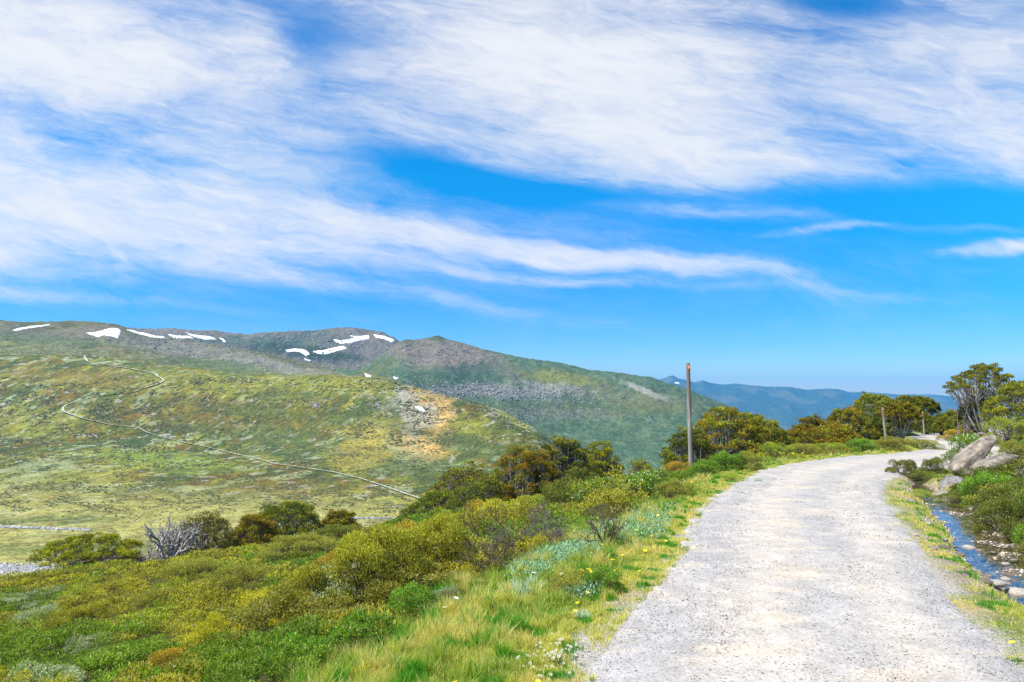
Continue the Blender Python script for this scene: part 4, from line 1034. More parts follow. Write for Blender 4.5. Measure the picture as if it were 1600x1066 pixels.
# ------------------------------------------------------------------ trees
TREES = [
 (150, 78, 210, 838, 33, 'flat topped little snow gum above the pale river stones, lowest on the left', 'umbrella', ('olive', 'olive'), 7000),
 (185, 130, 240, 856, 34, 'low bushy gum crouching beside the flat topped little snow gum', 'low', ('dark', 'olive'), 5000),
 (322, 268, 372, 792, 36, 'brownish twiggy snow gum right behind the bleached dead tree', 'low', ('twiggy', 'olive2'), 5200),
 (400, 365, 440, 798, 38, 'rounded golden gum in front, left of the two touching domes', 'low', ('olive', 'gold'), 7000),
 (450, 395, 505, 778, 41, 'taller rounded gum behind, right of the two touching domes', 'dome', ('dark', 'olive'), 8000),
 (535, 503, 566, 789, 43, 'small lone golden gum at the right end of the lower row', 'low', ('olive', 'gold'), 5000),
 (680, 636, 740, 764, 45, 'lowest spreading gum at the left foot of the large thicket', 'low', ('dark', 'olive'), 6500),
 (725, 672, 790, 722, 47, 'brown topped gum stepping up the left side of the large thicket', 'dome', ('twiggy', 'olive'), 7000),
 (765, 700, 810, 742, 43, 'bushy gum in front of the brown topped one in the large thicket', 'low', ('dark', 'olive2'), 6500),
 (815, 770, 875, 690, 44, 'snow gum with a fan of bare pale stems in the large thicket', 'dome', ('olive', 'gold'), 9000),
 (880, 835, 928, 671, 46, 'tallest dark domed gum crowning the large thicket', 'dome', ('dark', 'olive'), 10000),
 (940, 900, 978, 688, 48, 'rounded gum on the right side of the large thicket', 'dome', ('olive', 'olive'), 8000),
 (905, 870, 950, 722, 42, 'low gum under the tallest dome of the large thicket', 'low', ('dark', 'olive2'), 6000),
 (1000, 964, 1036, 709, 45, 'small low gum in the gap between thicket and tall pole', 'low', ('olive', 'gold'), 5500),
 (1078, 1032, 1118, 662, 41, 'dark gum half hidden by the tall snow pole', 'dome', ('dark', 'olive'), 8000),
 (1130, 1070, 1180, 635, 43, 'broadest domed gum just right of the tall snow pole', 'dome', ('olive', 'gold'), 12000),
 (1180, 1140, 1222, 641, 46, 'domed gum leaning on the right of the broadest dome', 'dome', ('olive', 'olive'), 9000),
 (1210, 1180, 1240, 668, 42, 'low gum at the right skirt of the pole thicket', 'low', ('dark', 'gold'), 5000),
 (1268, 1236, 1298, 645, 62, 'small round golden gum standing apart left of the far grove', 'dome', ('olive', 'gold'), 6000),
 (1300, 1262, 1352, 656, 60, 'wide low orange tinted gum at the front of the far grove', 'low', ('gold', 'olive'), 7500),
 (1340, 1296, 1388, 628, 84, 'grey green gum left of the highest crown in the far grove', 'dome', ('olive2', 'silver'), 7000),
 (1372, 1330, 1402, 610, 92, 'highest crown of the far grove above the second pole', 'dome', ('olive2', 'olive'), 7000),
 (1406, 1376, 1434, 629, 74, 'golden fan shaped gum between the two far poles', 'umbrella', ('olive', 'gold'), 7500),
 (1418, 1388, 1440, 614, 104, 'pale gum rising behind the golden fan shaped one', 'dome', ('olive2', 'olive'), 5500),
 (1444, 1422, 1464, 618, 112, 'slender gum beside the third pole', 'umbrella', ('olive2', 'olive'), 6000),
 (1362, 1335, 1385, 650, 78, 'shadowy low gum behind the second pole', 'low', ('dark', 'olive'), 5000),
 (1470, 1450, 1492, 645, 96, 'dim low gum beyond the bend of the road', 'low', ('dark', 'olive2'), 5000),
 (1500, 1482, 1524, 643, 84, 'dark gum between the road bend and the tallest tree', 'low', ('dark', 'olive2'), 5500),
 (1450, 1430, 1470, 648, 110, 'dark bushy gum at the foot of the third pole', 'low', ('dark', 'olive'), 5000),
 (1540, 1484, 1584, 567, 58, 'tallest snow gum with open umbrella crown against the sky', 'umbrella', ('olive2', 'olive'), 4600),
 (1522, 1494, 1556, 606, 60, 'brownish lower gum wrapped round the foot of the tallest one', 'low', ('twiggy', 'olive2'), 5000),
 (1600, 1546, 1665, 588, 52, 'leafy gum cut by the right edge beside the tallest one', 'dome', ('olive2', 'yellow'), 10000),
 (1252, 1205, 1300, 662, 50, 'low gum filling the gap between pole thicket and far grove', 'low', ('olive', 'gold'), 6500),
 (1322, 1284, 1362, 637, 74, 'domed olive gum between the grey green and the orange tinted ones', 'dome', ('olive2', 'gold'), 6500),
 (1394, 1362, 1428, 620, 88, 'rounded gum wedged behind the second pole and the golden fan', 'dome', ('olive2', 'olive'), 6500),
 (1490, 1462, 1520, 640, 92, 'low rounded gum closing the grove by the road bend', 'low', ('olive2', 'olive'), 5500),
 (1228, 1190, 1262, 676, 47, 'small dark gum at the foot of the gap filling one', 'low', ('dark', 'olive'), 4500)]
for i, (px, pl, pr, pt, y, lab, st, kd, nl_) in enumerate(TREES):
    gum_tree(px, px + (pl - px) * (1.22 if y < 50 else 1.08), px + (pr - px) * (1.22 if y < 50 else 1.08), pt, y, lab, st, kd, 500 + i, nleaf=nl_, bark=(.24, .21, .19) if y < 50 else (.30, .27, .24) if st != 'low' else (.17, .14, .12), leafpx=1.0)
def gpos(px, y):
    a, _ = dir_ae(px, 615); return np.array([a * y, y, float(G(np.array([a * y]), np.array([y]))[0])])
P = gpos(272, 33.5); _, e = dir_ae(272, 802)
bare_tree(P, 120 / F * 33.5, CAM_Z + e * 33.5 - P[2], 3, 'bleached silver dead snow gum with bare twisted branches', 'dead_tree', 'tree', (.34, .315, .31), 4, 8, .045)
P = gpos(232, 33); bare_tree(P, 50 / F * 33, 1.0, 4, 'collapsed grey dead branches left of the bleached dead tree', 'dead_tree', 'tree', (.34, .29, .28), 3, 6, .05, up=.4)
P = gpos(565, 41); bare_tree(P, 22 / F * 41, .9, 5, 'thin bare grey twigs beside the small lone golden gum', 'dead_tree', 'tree', (.36, .33, .31), 3, 4, .03)
P = gpos(700, 44); bare_tree(P, 60 / F * 44, 1.5, 6, 'dark leafless undergrowth in the large thicket', 'dead_shrub', 'shrub', (.14, .11, .10), 4, 7, .03)
P = gpos(1500, 56); bare_tree(P, 26 / F * 56, 3.1, 9, 'bare dead stick at the left of the tallest tree', 'dead_tree', 'tree', (.22, .18, .18), 3, 3, .04, up=1.4, spread=.5)
P = gpos(1562, 50); bare_tree(P, 70 / F * 50, 2.0, 11, 'tangle of pale fallen branches under the two right hand trees', 'dead_tree', 'tree', (.42, .38, .38), 4, 6, .05, up=.5)

# ------------------------------------------------------------------ snow poles
mp_, t, b = new_mat('weathered_wood'); nb = NB(t)
tcn = nb.n('ShaderNodeTexCoord').outputs['Object']; mpn = nb.n('ShaderNodeMapping'); nb.l(tcn, mpn.inputs[0]); mpn.inputs['Scale'].default_value = (14, 14, .8)
g1 = nb.noise(mpn.outputs[0], 3, 6, .7); g2 = nb.noise(tcn, 1.4, 3)
c = nb.mix(nb.ramp(g1, .35, .65), (.18, .155, .13), (.36, .325, .29)); sz_ = nb.n('ShaderNodeSeparateXYZ'); nb.l(tcn, sz_.inputs[0])
c = nb.mix(nb.ramp(nb.math('ADD', sz_.outputs['Z'], g2), 2.3, 3.6, 0, .7), c, (.17, .11, .075)); nb.l(c, b.inputs['Base Color']); b.inputs['Roughness'].default_value = .85
nb.bump(g1, .5, .008, b)
mo, t, b = new_mat('orange_marker'); b.inputs['Base Color'].default_value = (.62, .17, .05, 1); b.inputs['Roughness'].default_value = .5
def pole(px, ptop, y, r, lean, label, z0=None):
    P = gpos(px, y); _, e = dir_ae(px, ptop); H = CAM_Z + e * y - P[2]
    root = bpy.data.objects.new('snow_pole', None); COL.objects.link(root); root.location = P - np.array([0, 0, .15]); root.rotation_euler = (0, R(lean), 0)
    tag(root, label, 'pole', 'snow poles along the road')
    k = 14; th = np.linspace(0, 2 * np.pi, k, endpoint=False); zs = np.linspace(0, H + .15, 12); V = []
    for q, z in enumerate(zs):
        rr = r * (1.12 - .16 * q / 11); V.append(np.c_[rr * np.cos(th) * (1 + .04 * np.sin(3 * th + q)), rr * np.sin(th), np.full(k, z)])
    V.append(np.c_[.8 * r * np.cos(th), .8 * r * np.sin(th), np.full(k, zs[-1] + .02)]); V = np.concatenate(V); n_ = 13
    ii_ = np.arange(k); jj = (ii_ + 1) % k
    Fq = np.concatenate([np.stack([ii_ + q * k, jj + q * k, jj + (q + 1) * k, ii_ + (q + 1) * k], 1) for q in range(n_ - 1)])
    cap = [np.arange(k)[None] + (n_ - 1) * k]
    link('shaft', mk_mesh('pole_shaft', V, [Fq, cap[0]], None, [mp_], True), root)
    # reflector plate on the side that faces the road
    w, h_ = r * .9, .10 if r > .05 else .1
    A = Acc(); yb = -r * 1.02; xo = r * .42
    bxv = np.array([[x_, y_, z_] for z_ in (zs[-1] - .24, zs[-1] - .08) for y_ in (yb - .012, yb + .03) for x_ in (xo - w * .55, xo + w * .5)])
    A.add(bxv, bf, (1, 1, 1)); link('reflector', A.mesh('pole_reflector', [mo]), root)
pole(1077.5, 568, 23.3, .063, -.6, 'tall grey wooden snow pole with orange marker near its top')
pole(1382, 637, 70, .10, -4.0, 'second snow pole, pale and leaning left in front of the far grove')
pole(1442, 643, 92, .09, -2.5, 'farthest thin snow pole, standing right of the leaning one')

# ------------------------------------------------------------------ single shrubs one can tell apart
S_ = [
 (500, 985, 150, 92, 'olive', 'olive shrub with a dark twiggy base at the lower end of the hedge like row'),
 (600, 950, 185, 118, 'olive', 'biggest olive shrub in the middle of the hedge like row'),
 (690, 912, 150, 100, 'olive', 'olive shrub upslope of the biggest one in the row'),
 (770, 880, 135, 95, 'twiggy', 'grey brown half dead shrub in the row beside the grass verge'),
 (845, 846, 110, 62, 'twiggy', 'purplish dead looking shrub nearest the bare twig bush'),
 (780, 838, 120, 52, 'yellow', 'yellow green shrub behind the half dead ones'),
 (722, 868, 120, 60, 'olive', 'golden tipped shrub left of the half dead pair'),
 (640, 884, 130, 60, 'gold', 'orange tipped shrub at the back of the row'),
 (545, 905, 130, 48, 'gold', 'rusty tipped low shrub behind the biggest olive one'),
 (420, 985, 120, 62, 'yellow', 'bright yellow shrub left of the hedge like row'),
 (335, 1030, 110, 62, 'yellow', 'lower yellow shrub near the bottom edge'),
 (275, 1055, 90, 45, 'gold', 'rust yellow shrub lowest on the slope'),
 (455, 1010, 90, 50, 'yellow', 'small yellow shrub tucked under the bigger yellow one'),
 (560, 1035, 150, 72, 'green', 'deep green leafy shrub under the biggest olive one'),
 (470, 1062, 160, 70, 'green', 'deep green leafy shrub at the bottom edge by the grass'),
 (650, 980, 110, 62, 'green', 'deep green shrub at the lip of the grass verge'),
 (380, 1075, 140, 60, 'green', 'green leafy shrub cut by the bottom edge'),
 (700, 948, 70, 34, 'silver', 'silver green shrub beside the tall pale daisies'),
 (605, 1000, 60, 34, 'silver', 'small silver shrub among the deep green ones'),
 (120, 1000, 110, 52, 'olive', 'round olive shrub in the lower left corner area'),
 (60, 980, 90, 30, 'silver', 'pale silver shrub left of the round olive one'),
 (250, 960, 100, 40, 'olive2', 'dull olive shrub alone in the grass at mid left'),
 (375, 935, 120, 52, 'olive2', 'long olive shrub on the left of the green gully'),
 (455, 925, 90, 40, 'dark', 'dark shrub closing the top of the green gully'),
 (470, 870, 150, 32, 'olive2', 'wide flat olive shrub above the green gully'),
 (600, 862, 130, 30, 'olive2', 'wide flat shrub in front of the valley edge'),
 (520, 848, 110, 26, 'dark', 'dark low shrub right under the lone golden gum'),
 (300, 905, 120, 30, 'olive2', 'low olive shrub under the brownish twiggy gum'),
 (690, 838, 60, 22, 'twiggy', 'small purplish shrub in the green slope under the thicket'),
 (760, 815, 100, 30, 'gold', 'orange brown shrub above the green slope'),
 (830, 812, 90, 36, 'olive', 'olive shrub under the fan stemmed gum'),
 (890, 802, 110, 48, 'dark', 'dark green shrub left of the white flowered bank'),
 (940, 790, 120, 50, 'flowered', 'white dotted shrub in the left of the flowered bank'),
 (1000, 784, 120, 50, 'flowered', 'white dotted shrub in the middle of the flowered bank'),
 (1056, 782, 76, 42, 'olive2', 'wispy olive shrub jutting toward the road at the bank end'),
 (1020, 758, 100, 30, 'flowered', 'white dotted shrub behind the flowered bank'),
 (960, 762, 90, 26, 'lime', 'light green shrub at the back of the flowered bank'),
 (1058, 742, 68, 26, 'gold', 'bright golden shrub at the foot of the tall snow pole'),
 (1098, 748, 66, 34, 'green', 'vivid green shrub right of the golden one'),
 (1135, 740, 70, 42, 'green', 'green shrub behind the roadside one by the tall pole'),
 (1168, 736, 60, 36, 'olive2', 'roadside olive shrub where the road starts to curve'),
 (1140, 752, 40, 18, 'lime', 'small pale green shrub on the verge by the tall pole'),
 (1212, 720, 70, 34, 'lime', 'light green shrub along the inside of the curve'),
 (1255, 716, 70, 28, 'olive2', 'olive green shrub midway along the curve verge'),
 (1235, 700, 80, 28, 'olive2', 'grey olive rounded shrub behind the curve verge'),
 (1300, 708, 70, 20, 'lime', 'low shrub on the curve verge before the second pole'),
 (1345, 706, 60, 24, 'green', 'green shrub left of the second pole foot'),
 (1385, 704, 80, 26, 'olive2', 'bushy shrub right of the second pole foot'),
 (1435, 702, 90, 20, 'olive2', 'long shrub hiding the road bend'),
 # right hand bank
 (1412, 742, 56, 30, 'dark', 'small dark shrub on the right verge before the road bend'),
 (1440, 756, 60, 26, 'dark', 'shrub right of the small dark one on the verge'),
 (1462, 742, 50, 34, 'dark', 'dark shrub filling the corner left of the slabs of rock'),
 (1510, 722, 70, 50, 'flowered', 'pale flowered shrub behind the slabs of rock'),
 (1488, 722, 40, 18, 'silver', 'grey leafed shrub beside the road bend'),
 (1530, 690, 90, 36, 'olive2', 'olive shrub above the slabs of rock'),
 (1580, 690, 90, 44, 'lime', 'bright green shrub up the bank at the right edge'),
 (1560, 668, 90, 20, 'olive2', 'low olive shrub under the leafy gum'),
 (1500, 690, 70, 22, 'gold', 'rusty shrub below the tallest tree'),
 (1590, 720, 60, 40, 'olive2', 'shrub on the bank above the purplish boulder'),
 (1565, 745, 50, 26, 'lime', 'tuft like green shrub in front of the upper slab'),
 (1548, 782, 90, 54, 'green', 'green shrub right under the slabs of rock'),
 (1590, 800, 110, 56, 'dark', 'dark shrub under the purplish boulder'),
 (1500, 790, 70, 30, 'dark', 'small dark shrub by the narrow pool'),
 (1576, 832, 104, 64, 'dark', 'big dark green shrub overhanging the creek pool'),
 (1655, 850, 140, 70, 'green', 'green shrub overhanging the stony creek'),
 (1650, 884, 110, 60, 'olive2', 'olive green shrub drooping to the water at the right edge'),
 (1440, 782, 60, 22, 'lime', 'low leafy clump at the head of the creek'),
 (900, 935, 110, 54, 'olive2', 'olive shrub dotted with yellow daisies on the verge'),
 (945, 925, 80, 50, 'green', 'green shrub right of the yellow daisy one on the verge'),
]
for (px, py, w, h_, kd, lab) in S_: shrub(px, py, w, h_ * (1.22 if px < 900 else 1.0), kd, lab)
P = hit(945, 862); bare_tree(P, 96 / F * P[1], 66 / F * P[1], 21, 'bare brown twig bush standing in the grass verge', 'bare_bush', 'shrub', (.10, .065, .055), 3, 12, .018, up=1.6, spread=.9)
P = hit(845, 866); bare_tree(P, 120 / F * P[1], 84 / F * P[1], 22, 'purplish grey dead twigs in front of the dead looking shrub', 'bare_bush', 'shrub', (.15, .12, .13), 4, 12, .010)
P = hit(772, 902); bare_tree(P, 130 / F * P[1], 84 / F * P[1], 23, 'dark dead twigs low in the half dead shrub', 'bare_bush', 'shrub', (.12, .10, .09), 4, 12, .010)
P = hit(405, 930); bare_tree(P, 50 / F * P[1], 30 / F * P[1], 24, 'dead grey twigs beside the long olive shrub', 'bare_bush', 'shrub', (.20, .17, .17), 3, 10, .012)
# ------------------------------------------------------------------ heath that covers the slope (ground cover)
rng = np.random.default_rng(99)
HP = {}
kinds = ['heath', 'olive', 'green', 'olive2', 'lime', 'silver', 'dark']
for kd in kinds:
    HP[kd] = {}
    for lod, n, lf in (('n', 3400, .058), ('m', 1700, .078), ('f', 700, .11)):
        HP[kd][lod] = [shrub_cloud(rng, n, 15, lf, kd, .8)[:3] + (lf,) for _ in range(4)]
A = Acc()
def heath_at(x, y, rad, kd, lod=None, hs=1.0):
    z = float(G(np.array([x]), np.array([y]))[0]); lod = lod or ('n' if y < 12 else 'm' if y < 22 else 'f')
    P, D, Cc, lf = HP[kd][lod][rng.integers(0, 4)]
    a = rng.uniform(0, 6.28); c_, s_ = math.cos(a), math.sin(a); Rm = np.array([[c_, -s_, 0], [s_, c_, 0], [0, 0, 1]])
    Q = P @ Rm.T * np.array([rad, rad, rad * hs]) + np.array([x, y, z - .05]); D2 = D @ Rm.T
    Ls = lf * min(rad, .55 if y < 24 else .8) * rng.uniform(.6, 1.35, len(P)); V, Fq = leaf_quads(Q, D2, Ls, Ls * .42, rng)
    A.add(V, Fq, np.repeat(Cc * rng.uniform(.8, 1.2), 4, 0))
    k = 8; th = np.linspace(0, 6.283, k, endpoint=False)
    bv = np.concatenate([np.c_[.78 * np.cos(th), .78 * np.sin(th), np.full(k, -.15)], np.c_[.5 * np.cos(th), .5 * np.sin(th), np.full(k, .22)], [[0, 0, .32]]]) * np.array([rad, rad, rad * hs]) + np.array([x, y, z])
    f4 = np.array([[i, (i + 1) % k, k + (i + 1) % k, k + i] for i in range(k)]); f3 = np.array([[k + i, k + (i + 1) % k, 2 * k] for i in range(k)])
    o = A.n; A.add(bv, f4, np.array([.065, .065, .020])); A.F.setdefault(3, []).append(f3 + o)
def verge_w(y): return np.interp(y, [0, 5, 7.5, 9.5, 12, 15, 20, 30, 200], [2.2, 2.0, 1.75, 1.9, 1.6, .75, .7, .9, 1.2])
pts = []; yb = 4.2
while yb < 62:
    st_ = .36 if yb < 11 else .46 if yb < 22 else .75
    for xb in np.arange(-1.05 * yb - 2, .85 * yb + 3, st_):
        pts.append((xb + rng.uniform(-.5, .5) * st_, yb + rng.uniform(-.5, .5) * st_, st_))
    yb += st_
pts = np.array(pts); lat, s, _ = road_s(pts[:, 0], pts[:, 1]); PP = np.c_[pts[:, :2], G(pts[:, 0], pts[:, 1])]
qx, qy = pxpy(PP); dcr, icr = nearest(CREEK, pts[:, :2])
left = (lat < 0) & (s > verge_w(pts[:, 1]) + .15 * fbm(pts[:, 0], pts[:, 1], 2, 5))
right = (lat > 0) & (s > .6) & ((pts[:, 1] > 23) | ((dcr > CREEK_W[icr] + .45) & (pts[:, 0] > CREEK[icr, 0])))
vis = (qx > -340) & (qx < 1660) & (qy < 1130)
edge_far = np.interp(qx, [0, 400, 650, 900, 1075, 1200], [40, 44, 52, 56, 60, 75]); vis &= pts[:, 1] < edge_far
sel = np.where((left | right) & vis)[0]
n1_ = fbm(pts[:, 0] / 2.2, pts[:, 1] / 3.2, 3, 71); n2_ = fbm(pts[:, 0] / 1.4, pts[:, 1] / 2.0, 3, 72); n3_ = fbm(pts[:, 0] / 5, pts[:, 1] / 5, 3, 73)
def zn(cx, cy, rx, ry, i): return ((qx[i] - cx) / rx) ** 2 + ((qy[i] - cy) / ry) ** 2 < 1 + .6 * n2_[i]
for i in sel:
    x, y, st_ = pts[i]; kd = 'heath'; rad = st_ * rng.uniform(.9, 1.45); hs = rng.uniform(.6, 1.0)
    if n1_[i] > .28: kd = 'olive2'
    if n1_[i] < -.48: kd = 'green'
    if n2_[i] > .58: kd = 'lime'
    if n2_[i] < -.72: kd = 'silver'
    if n3_[i] > .25 and kd == 'heath': kd = 'olive'
    if zn(490, 895, 110, 38, i) or zn(600, 855, 60, 12, i): kd = 'green'; hs *= .45
    if zn(110, 1060, 230, 60, i) or zn(420, 1075, 180, 60, i): kd = 'green'; hs *= .7
    if zn(170, 985, 190, 26, i): kd = 'lime' if rng.random() < .5 else 'heath'; hs *= .5
    if zn(50, 945, 70, 22, i): kd = 'silver' if rng.random() < .6 else 'green'
    if zn(730, 812, 130, 16, i): kd = 'green'
    if zn(985, 768, 115, 34, i) or zn(1120, 740, 70, 18, i): kd = 'green'; hs *= .45; rad *= .8
    if lat[i] > 0: kd = ['dark', 'olive2', 'green', 'dark'][rng.integers(0, 4)]; hs *= .8
    if s[i] < 1.2 and y > 15: rad *= .6; hs *= .6; kd = 'lime' if rng.random() < .6 else 'olive2'
    mo_ = sstep(-.35, .45, fbm(np.array([x / 1.5]), np.array([y / 1.9]), 2, 303)[0]); rad *= .85 + (.35 if y < 22 else .1) * mo_; hs *= .55 + (.95 if y < 20 else .35) * mo_
    heath_at(x, y, rad, kd, None, hs * (.5 if y > 24 else .75 if y > 15 else 1.05))
link('heath', A.mesh('heath', [M_LEAF]), kind='stuff')
print('heath leaves', A.n // 4, 'clumps', len(sel), time.time() - T0)

# ------------------------------------------------------------------ grass on the verges
rng = np.random.default_rng(5)
def blades(x, y, h, w, cols, lean=.35):
    n = len(x); z = G(x, y) - .01; B = np.c_[x, y, z]
    a = rng.uniform(0, 6.28, n); S = np.c_[np.cos(a), np.sin(a), np.zeros(n)]; ln = rng.uniform(0, 6.28, n); lv = np.c_[np.cos(ln), np.sin(ln), np.zeros(n)] * (lean * rng.random(n))[:, None]
    h = h[:, None]; w = w[:, None]
    m = B + np.array([0, 0, .55]) * h + lv * h * .35; tp = B + np.array([0, 0, 1.0]) * h * .95 + lv * h * 1.3
    V = np.stack([B - S * w / 2, B + S * w / 2, m + S * w * .42, m - S * w * .42, tp], 1).reshape(-1, 3)
    o = np.arange(n)[:, None] * 5
    return V, o + np.array([[0, 1, 2, 3]]), o + np.array([[3, 2, 4]])
def grass_points(n, ylo, yhi):
    y = ylo * (yhi / ylo) ** rng.random(n); t = rng.random(n)
    k = np.clip(np.searchsorted(RLs[:, 1], y), 0, 699)
    side = rng.random(n) < .72
    off = -.18 + rng.random(n) ** .9 * (verge_w(y) + .55)
    x = np.where(side, RLs[k, 0] - off * 1.15, RRs[k, 0] + (rng.random(n) * np.interp(y, [5, 8, 12, 20, 40], [1.4, 1.3, 1.9, 2.2, 1.4]) - .12) * 1.15)
    lat, s, _ = road_s(x, y); d, i = nearest(CREEK, np.c_[x, y])
    cl_ = fbm(x / .45, y / .45, 3, 91) + .4 * fbm(x / 1.5, y / 1.5, 2, 92)
    keep = (s > -.12) & (cl_ + rng.normal(size=n) * .25 + np.where(s < .25, -.05 + s, .42) > np.where(lat > 0, .34, -.25)) & ((d > CREEK_W[i] + .12) | (y > 22))
    keep &= ~((lat > 0) & (y < 22) & (x > CREEK[i, 0]) & (rng.random(n) < .3))
    return x[keep], y[keep], s[keep], lat[keep]
AG = Acc(); fl3 = []
for n, a0, a1 in ((330000, 4.3, 12), (120000, 12, 22), (90000, 22, 60)):
    x, y, s, lat = grass_points(n, a0, a1)
    p1 = fbm(x / .8, y / .8, 3, 93); p2 = fbm(x / .3, y / .3, 2, 94)
    h = (.05 + .11 * sstep(-.1, .9, s) * rng.uniform(.5, 1.5, len(x)) * (1 + .5 * p1)) * np.where(lat > 0, .65, 1) * np.where(y > 14, .8, 1)
    tf = (pnoise(x / .16, y / .16, 401) > .35); h = np.clip(h * np.where(tf, 1.25, .65), .022, .26)
    w = .0042 * np.maximum(y / 5, 1) * rng.uniform(.7, 1.4, len(x))
    t = np.clip(np.where(lat > 0, .75, .58) + .9 * p1 + .25 * rng.normal(size=len(x)) + np.where(s < .35, .35, 0), 0, 1)[:, None]
    g = np.array([.18, .26, .028]); yl = np.array([.46, .42, .11]); cols = g * (1 - t) + yl * t
    m_ = (rng.random(len(x)) < .13 + .30 * (p1 + p2 * .4 > .35))[:, None]; cols = np.where(m_, np.array([.52, .40, .20]), cols)
    m_ = (p2 < -.30)[:, None]; cols = np.where(m_, np.array([.09, .24, .02]), cols)
    cols = cols * rng.uniform(.75, 1.25, (len(x), 1))
    V, q, t3 = blades(x, y, h, w, cols, .55); o = AG.n; AG.add(V, q, np.repeat(cols, 5, 0)); AG.F.setdefault(3, []).append(t3 + o)
link('grass', AG.mesh('grass', [M_GRASS]), kind='stuff'); print('grass', AG.n // 5, time.time() - T0)
# silvery creeping ground cover with small round leaves
A = Acc()
qx = rng.normal(975, 45, 950); qy = rng.normal(838, 19, 950)
ex = np.r_[qx, rng.normal(880, 26, 500), rng.normal(912, 8, 120), rng.normal(830, 14, 150)]; ey = np.r_[qy, rng.normal(885, 8, 500), rng.normal(958, 5, 120), rng.normal(905, 8, 150)]
gg = np.array([dir_ae(a_, b_) for a_, b_ in zip(ex, ey)]); yy = (CAM_Z + .25) / np.maximum(-gg[:, 1], .05); xx = gg[:, 0] * yy
lat, s, _ = road_s(xx, yy); m = (s > .25) & (s < 2.6) & (lat < 0); xx, yy = xx[m], yy[m]
B = np.c_[xx, yy, G(xx, yy)]; B = np.repeat(B, 11, 0) + rng.normal(size=(len(xx) * 11, 3)) * np.array([.07, .07, .0]); B[:, 2] += rng.uniform(.02, .14, len(B))
V, Fq = leaf_quads(B, unit(rng.normal(size=B.shape) * .6 + np.array([0, 0, .7])), .035 * rng.uniform(.7, 1.4, len(B)), .016, rng); cs = np.array([.23, .34, .22]) * rng.uniform(.7, 1.35, (len(B), 1))
A.add(V, Fq, np.repeat(cs, 4, 0)); link('silver_ground_cover', A.mesh('silver_ground_cover', [M_LEAF]), kind='stuff')
# silver tufts
def tuft(px, py, wpx, hpx, n, label, colr=(.36, .42, .34)):
    P = hit(px, py); r_ = np.random.default_rng(int(px)); w = wpx / F * P[1] / 2; h_ = hpx / F * P[1]
    d = unit(np.c_[r_.normal(size=(n, 2)) * .7, np.abs(r_.normal(size=n)) * .5 + .7]); B0 = np.c_[r_.normal(size=(n, 2)) * w * .35, np.zeros(n)]
    V, Fq = leaf_quads(B0, d, h_ * r_.uniform(.7, 1.15, n), .014, r_, .3); A = Acc(); A.add(V, Fq, np.repeat(np.array(colr) * r_.uniform(.75, 1.25, (n, 1)), 4, 0))
    link('silver_daisy_plant', A.mesh('silver_daisy_plant', [M_LEAF]), loc=P, label=label, cat='plant')
tuft(822, 940, 60, 40, 260, 'spiky silver leafed tuft on the verge left of the yellow daisy shrub')
tuft(925, 872, 50, 22, 200, 'pale silver tuft behind the yellow daisy shrub')
tuft(912, 968, 30, 16, 120, 'small silver rosette in the grass nearer the road edge')
tuft(1185, 755, 16, 9, 60, 'tiny pale tuft on the far verge near the road curve')

# ------------------------------------------------------------------ flowers
def flower_proto(name, petal, centre, r, npet, hgt, dome=False):
    root = bpy.data.objects.new(name, None); COL.objects.link(root)
    A = Acc(); V, Fq = tubes([[0, 0, -.02], [.01, 0, hgt * .5]], [[.01, 0, hgt * .5], [0, 0, hgt]], [.003, .0025], [.0025, .002], 4)
    A.add(V, Fq, (.12, .2, .04)); link('stem', A.mesh(name + '_stem', [M_PETAL]), root)
    A = Acc(); top = np.array([[0, 0, hgt]])
    if dome:
        r_ = np.random.default_rng(3); d = rand_dirs(r_, 90); d[:, 2] = d[:, 2] * .8 + .1
        V, Fq = leaf_quads(top + d * r * .5, d, r * .6, r * .3, r_); A.add(V, Fq, petal)
    else:
        th = np.arange(npet) * 6.283 / npet; d = np.c_[np.cos(th), np.sin(th), np.full(npet, .30)]
        P_ = top + d * r * .2; Sd = np.c_[-np.sin(th), np.cos(th), np.zeros(npet)]; w = r * .2
        V = np.stack([P_ - Sd * w * .4, P_ + Sd * w * .4, P_ + d * r * .55 + Sd * w, P_ + d * r + Sd * w * .5, P_ + d * r - Sd * w * .5, P_ + d * r * .55 - Sd * w], 1).reshape(-1, 3)
        A.add(V, np.arange(npet * 6).reshape(npet, 6), petal)
    link('petals', A.mesh(name + '_petals', [M_PETAL]), root)
    if not dome:
        A = Acc(); k = 8; th = np.arange(k) * 6.283 / k
        V = np.concatenate([np.c_[.3 * r * np.cos(th), .3 * r * np.sin(th), np.full(k, hgt + .06 * r)], np.c_[.22 * r * np.cos(th), .22 * r * np.sin(th), np.full(k, hgt + .2 * r)], [[0, 0, hgt + .26 * r]]])
        A.add(V, np.array([[i, (i + 1) % k, k + (i + 1) % k, k + i] for i in range(k)]), centre); A.F[3] = [np.array([[k + i, k + (i + 1) % k, 2 * k] for i in range(k)])]
        link('flower_centre', A.mesh(name + '_centre', [M_PETAL]), root)
    return root
def place_flower(proto, px, py, hgt, label, group, cat, first, s=1.0):
    P = hit(px, py); P = hit(px, min(py + hgt * F / P[1], 1120))
    o = proto if first else copy_tree(proto, P)
    s *= random.uniform(.5, .85)
    o.location = P; o.rotation_euler = (random.uniform(-.1, .45), random.uniform(-.3, .3), random.uniform(-.6, .6)); o.scale = (s, s, s)
    tag(o, label, cat, group); return o
random.seed(4)
yd = flower_proto('yellow_daisy', (.80, .56, .02), (.62, .32, .02), .028, 12, .20)
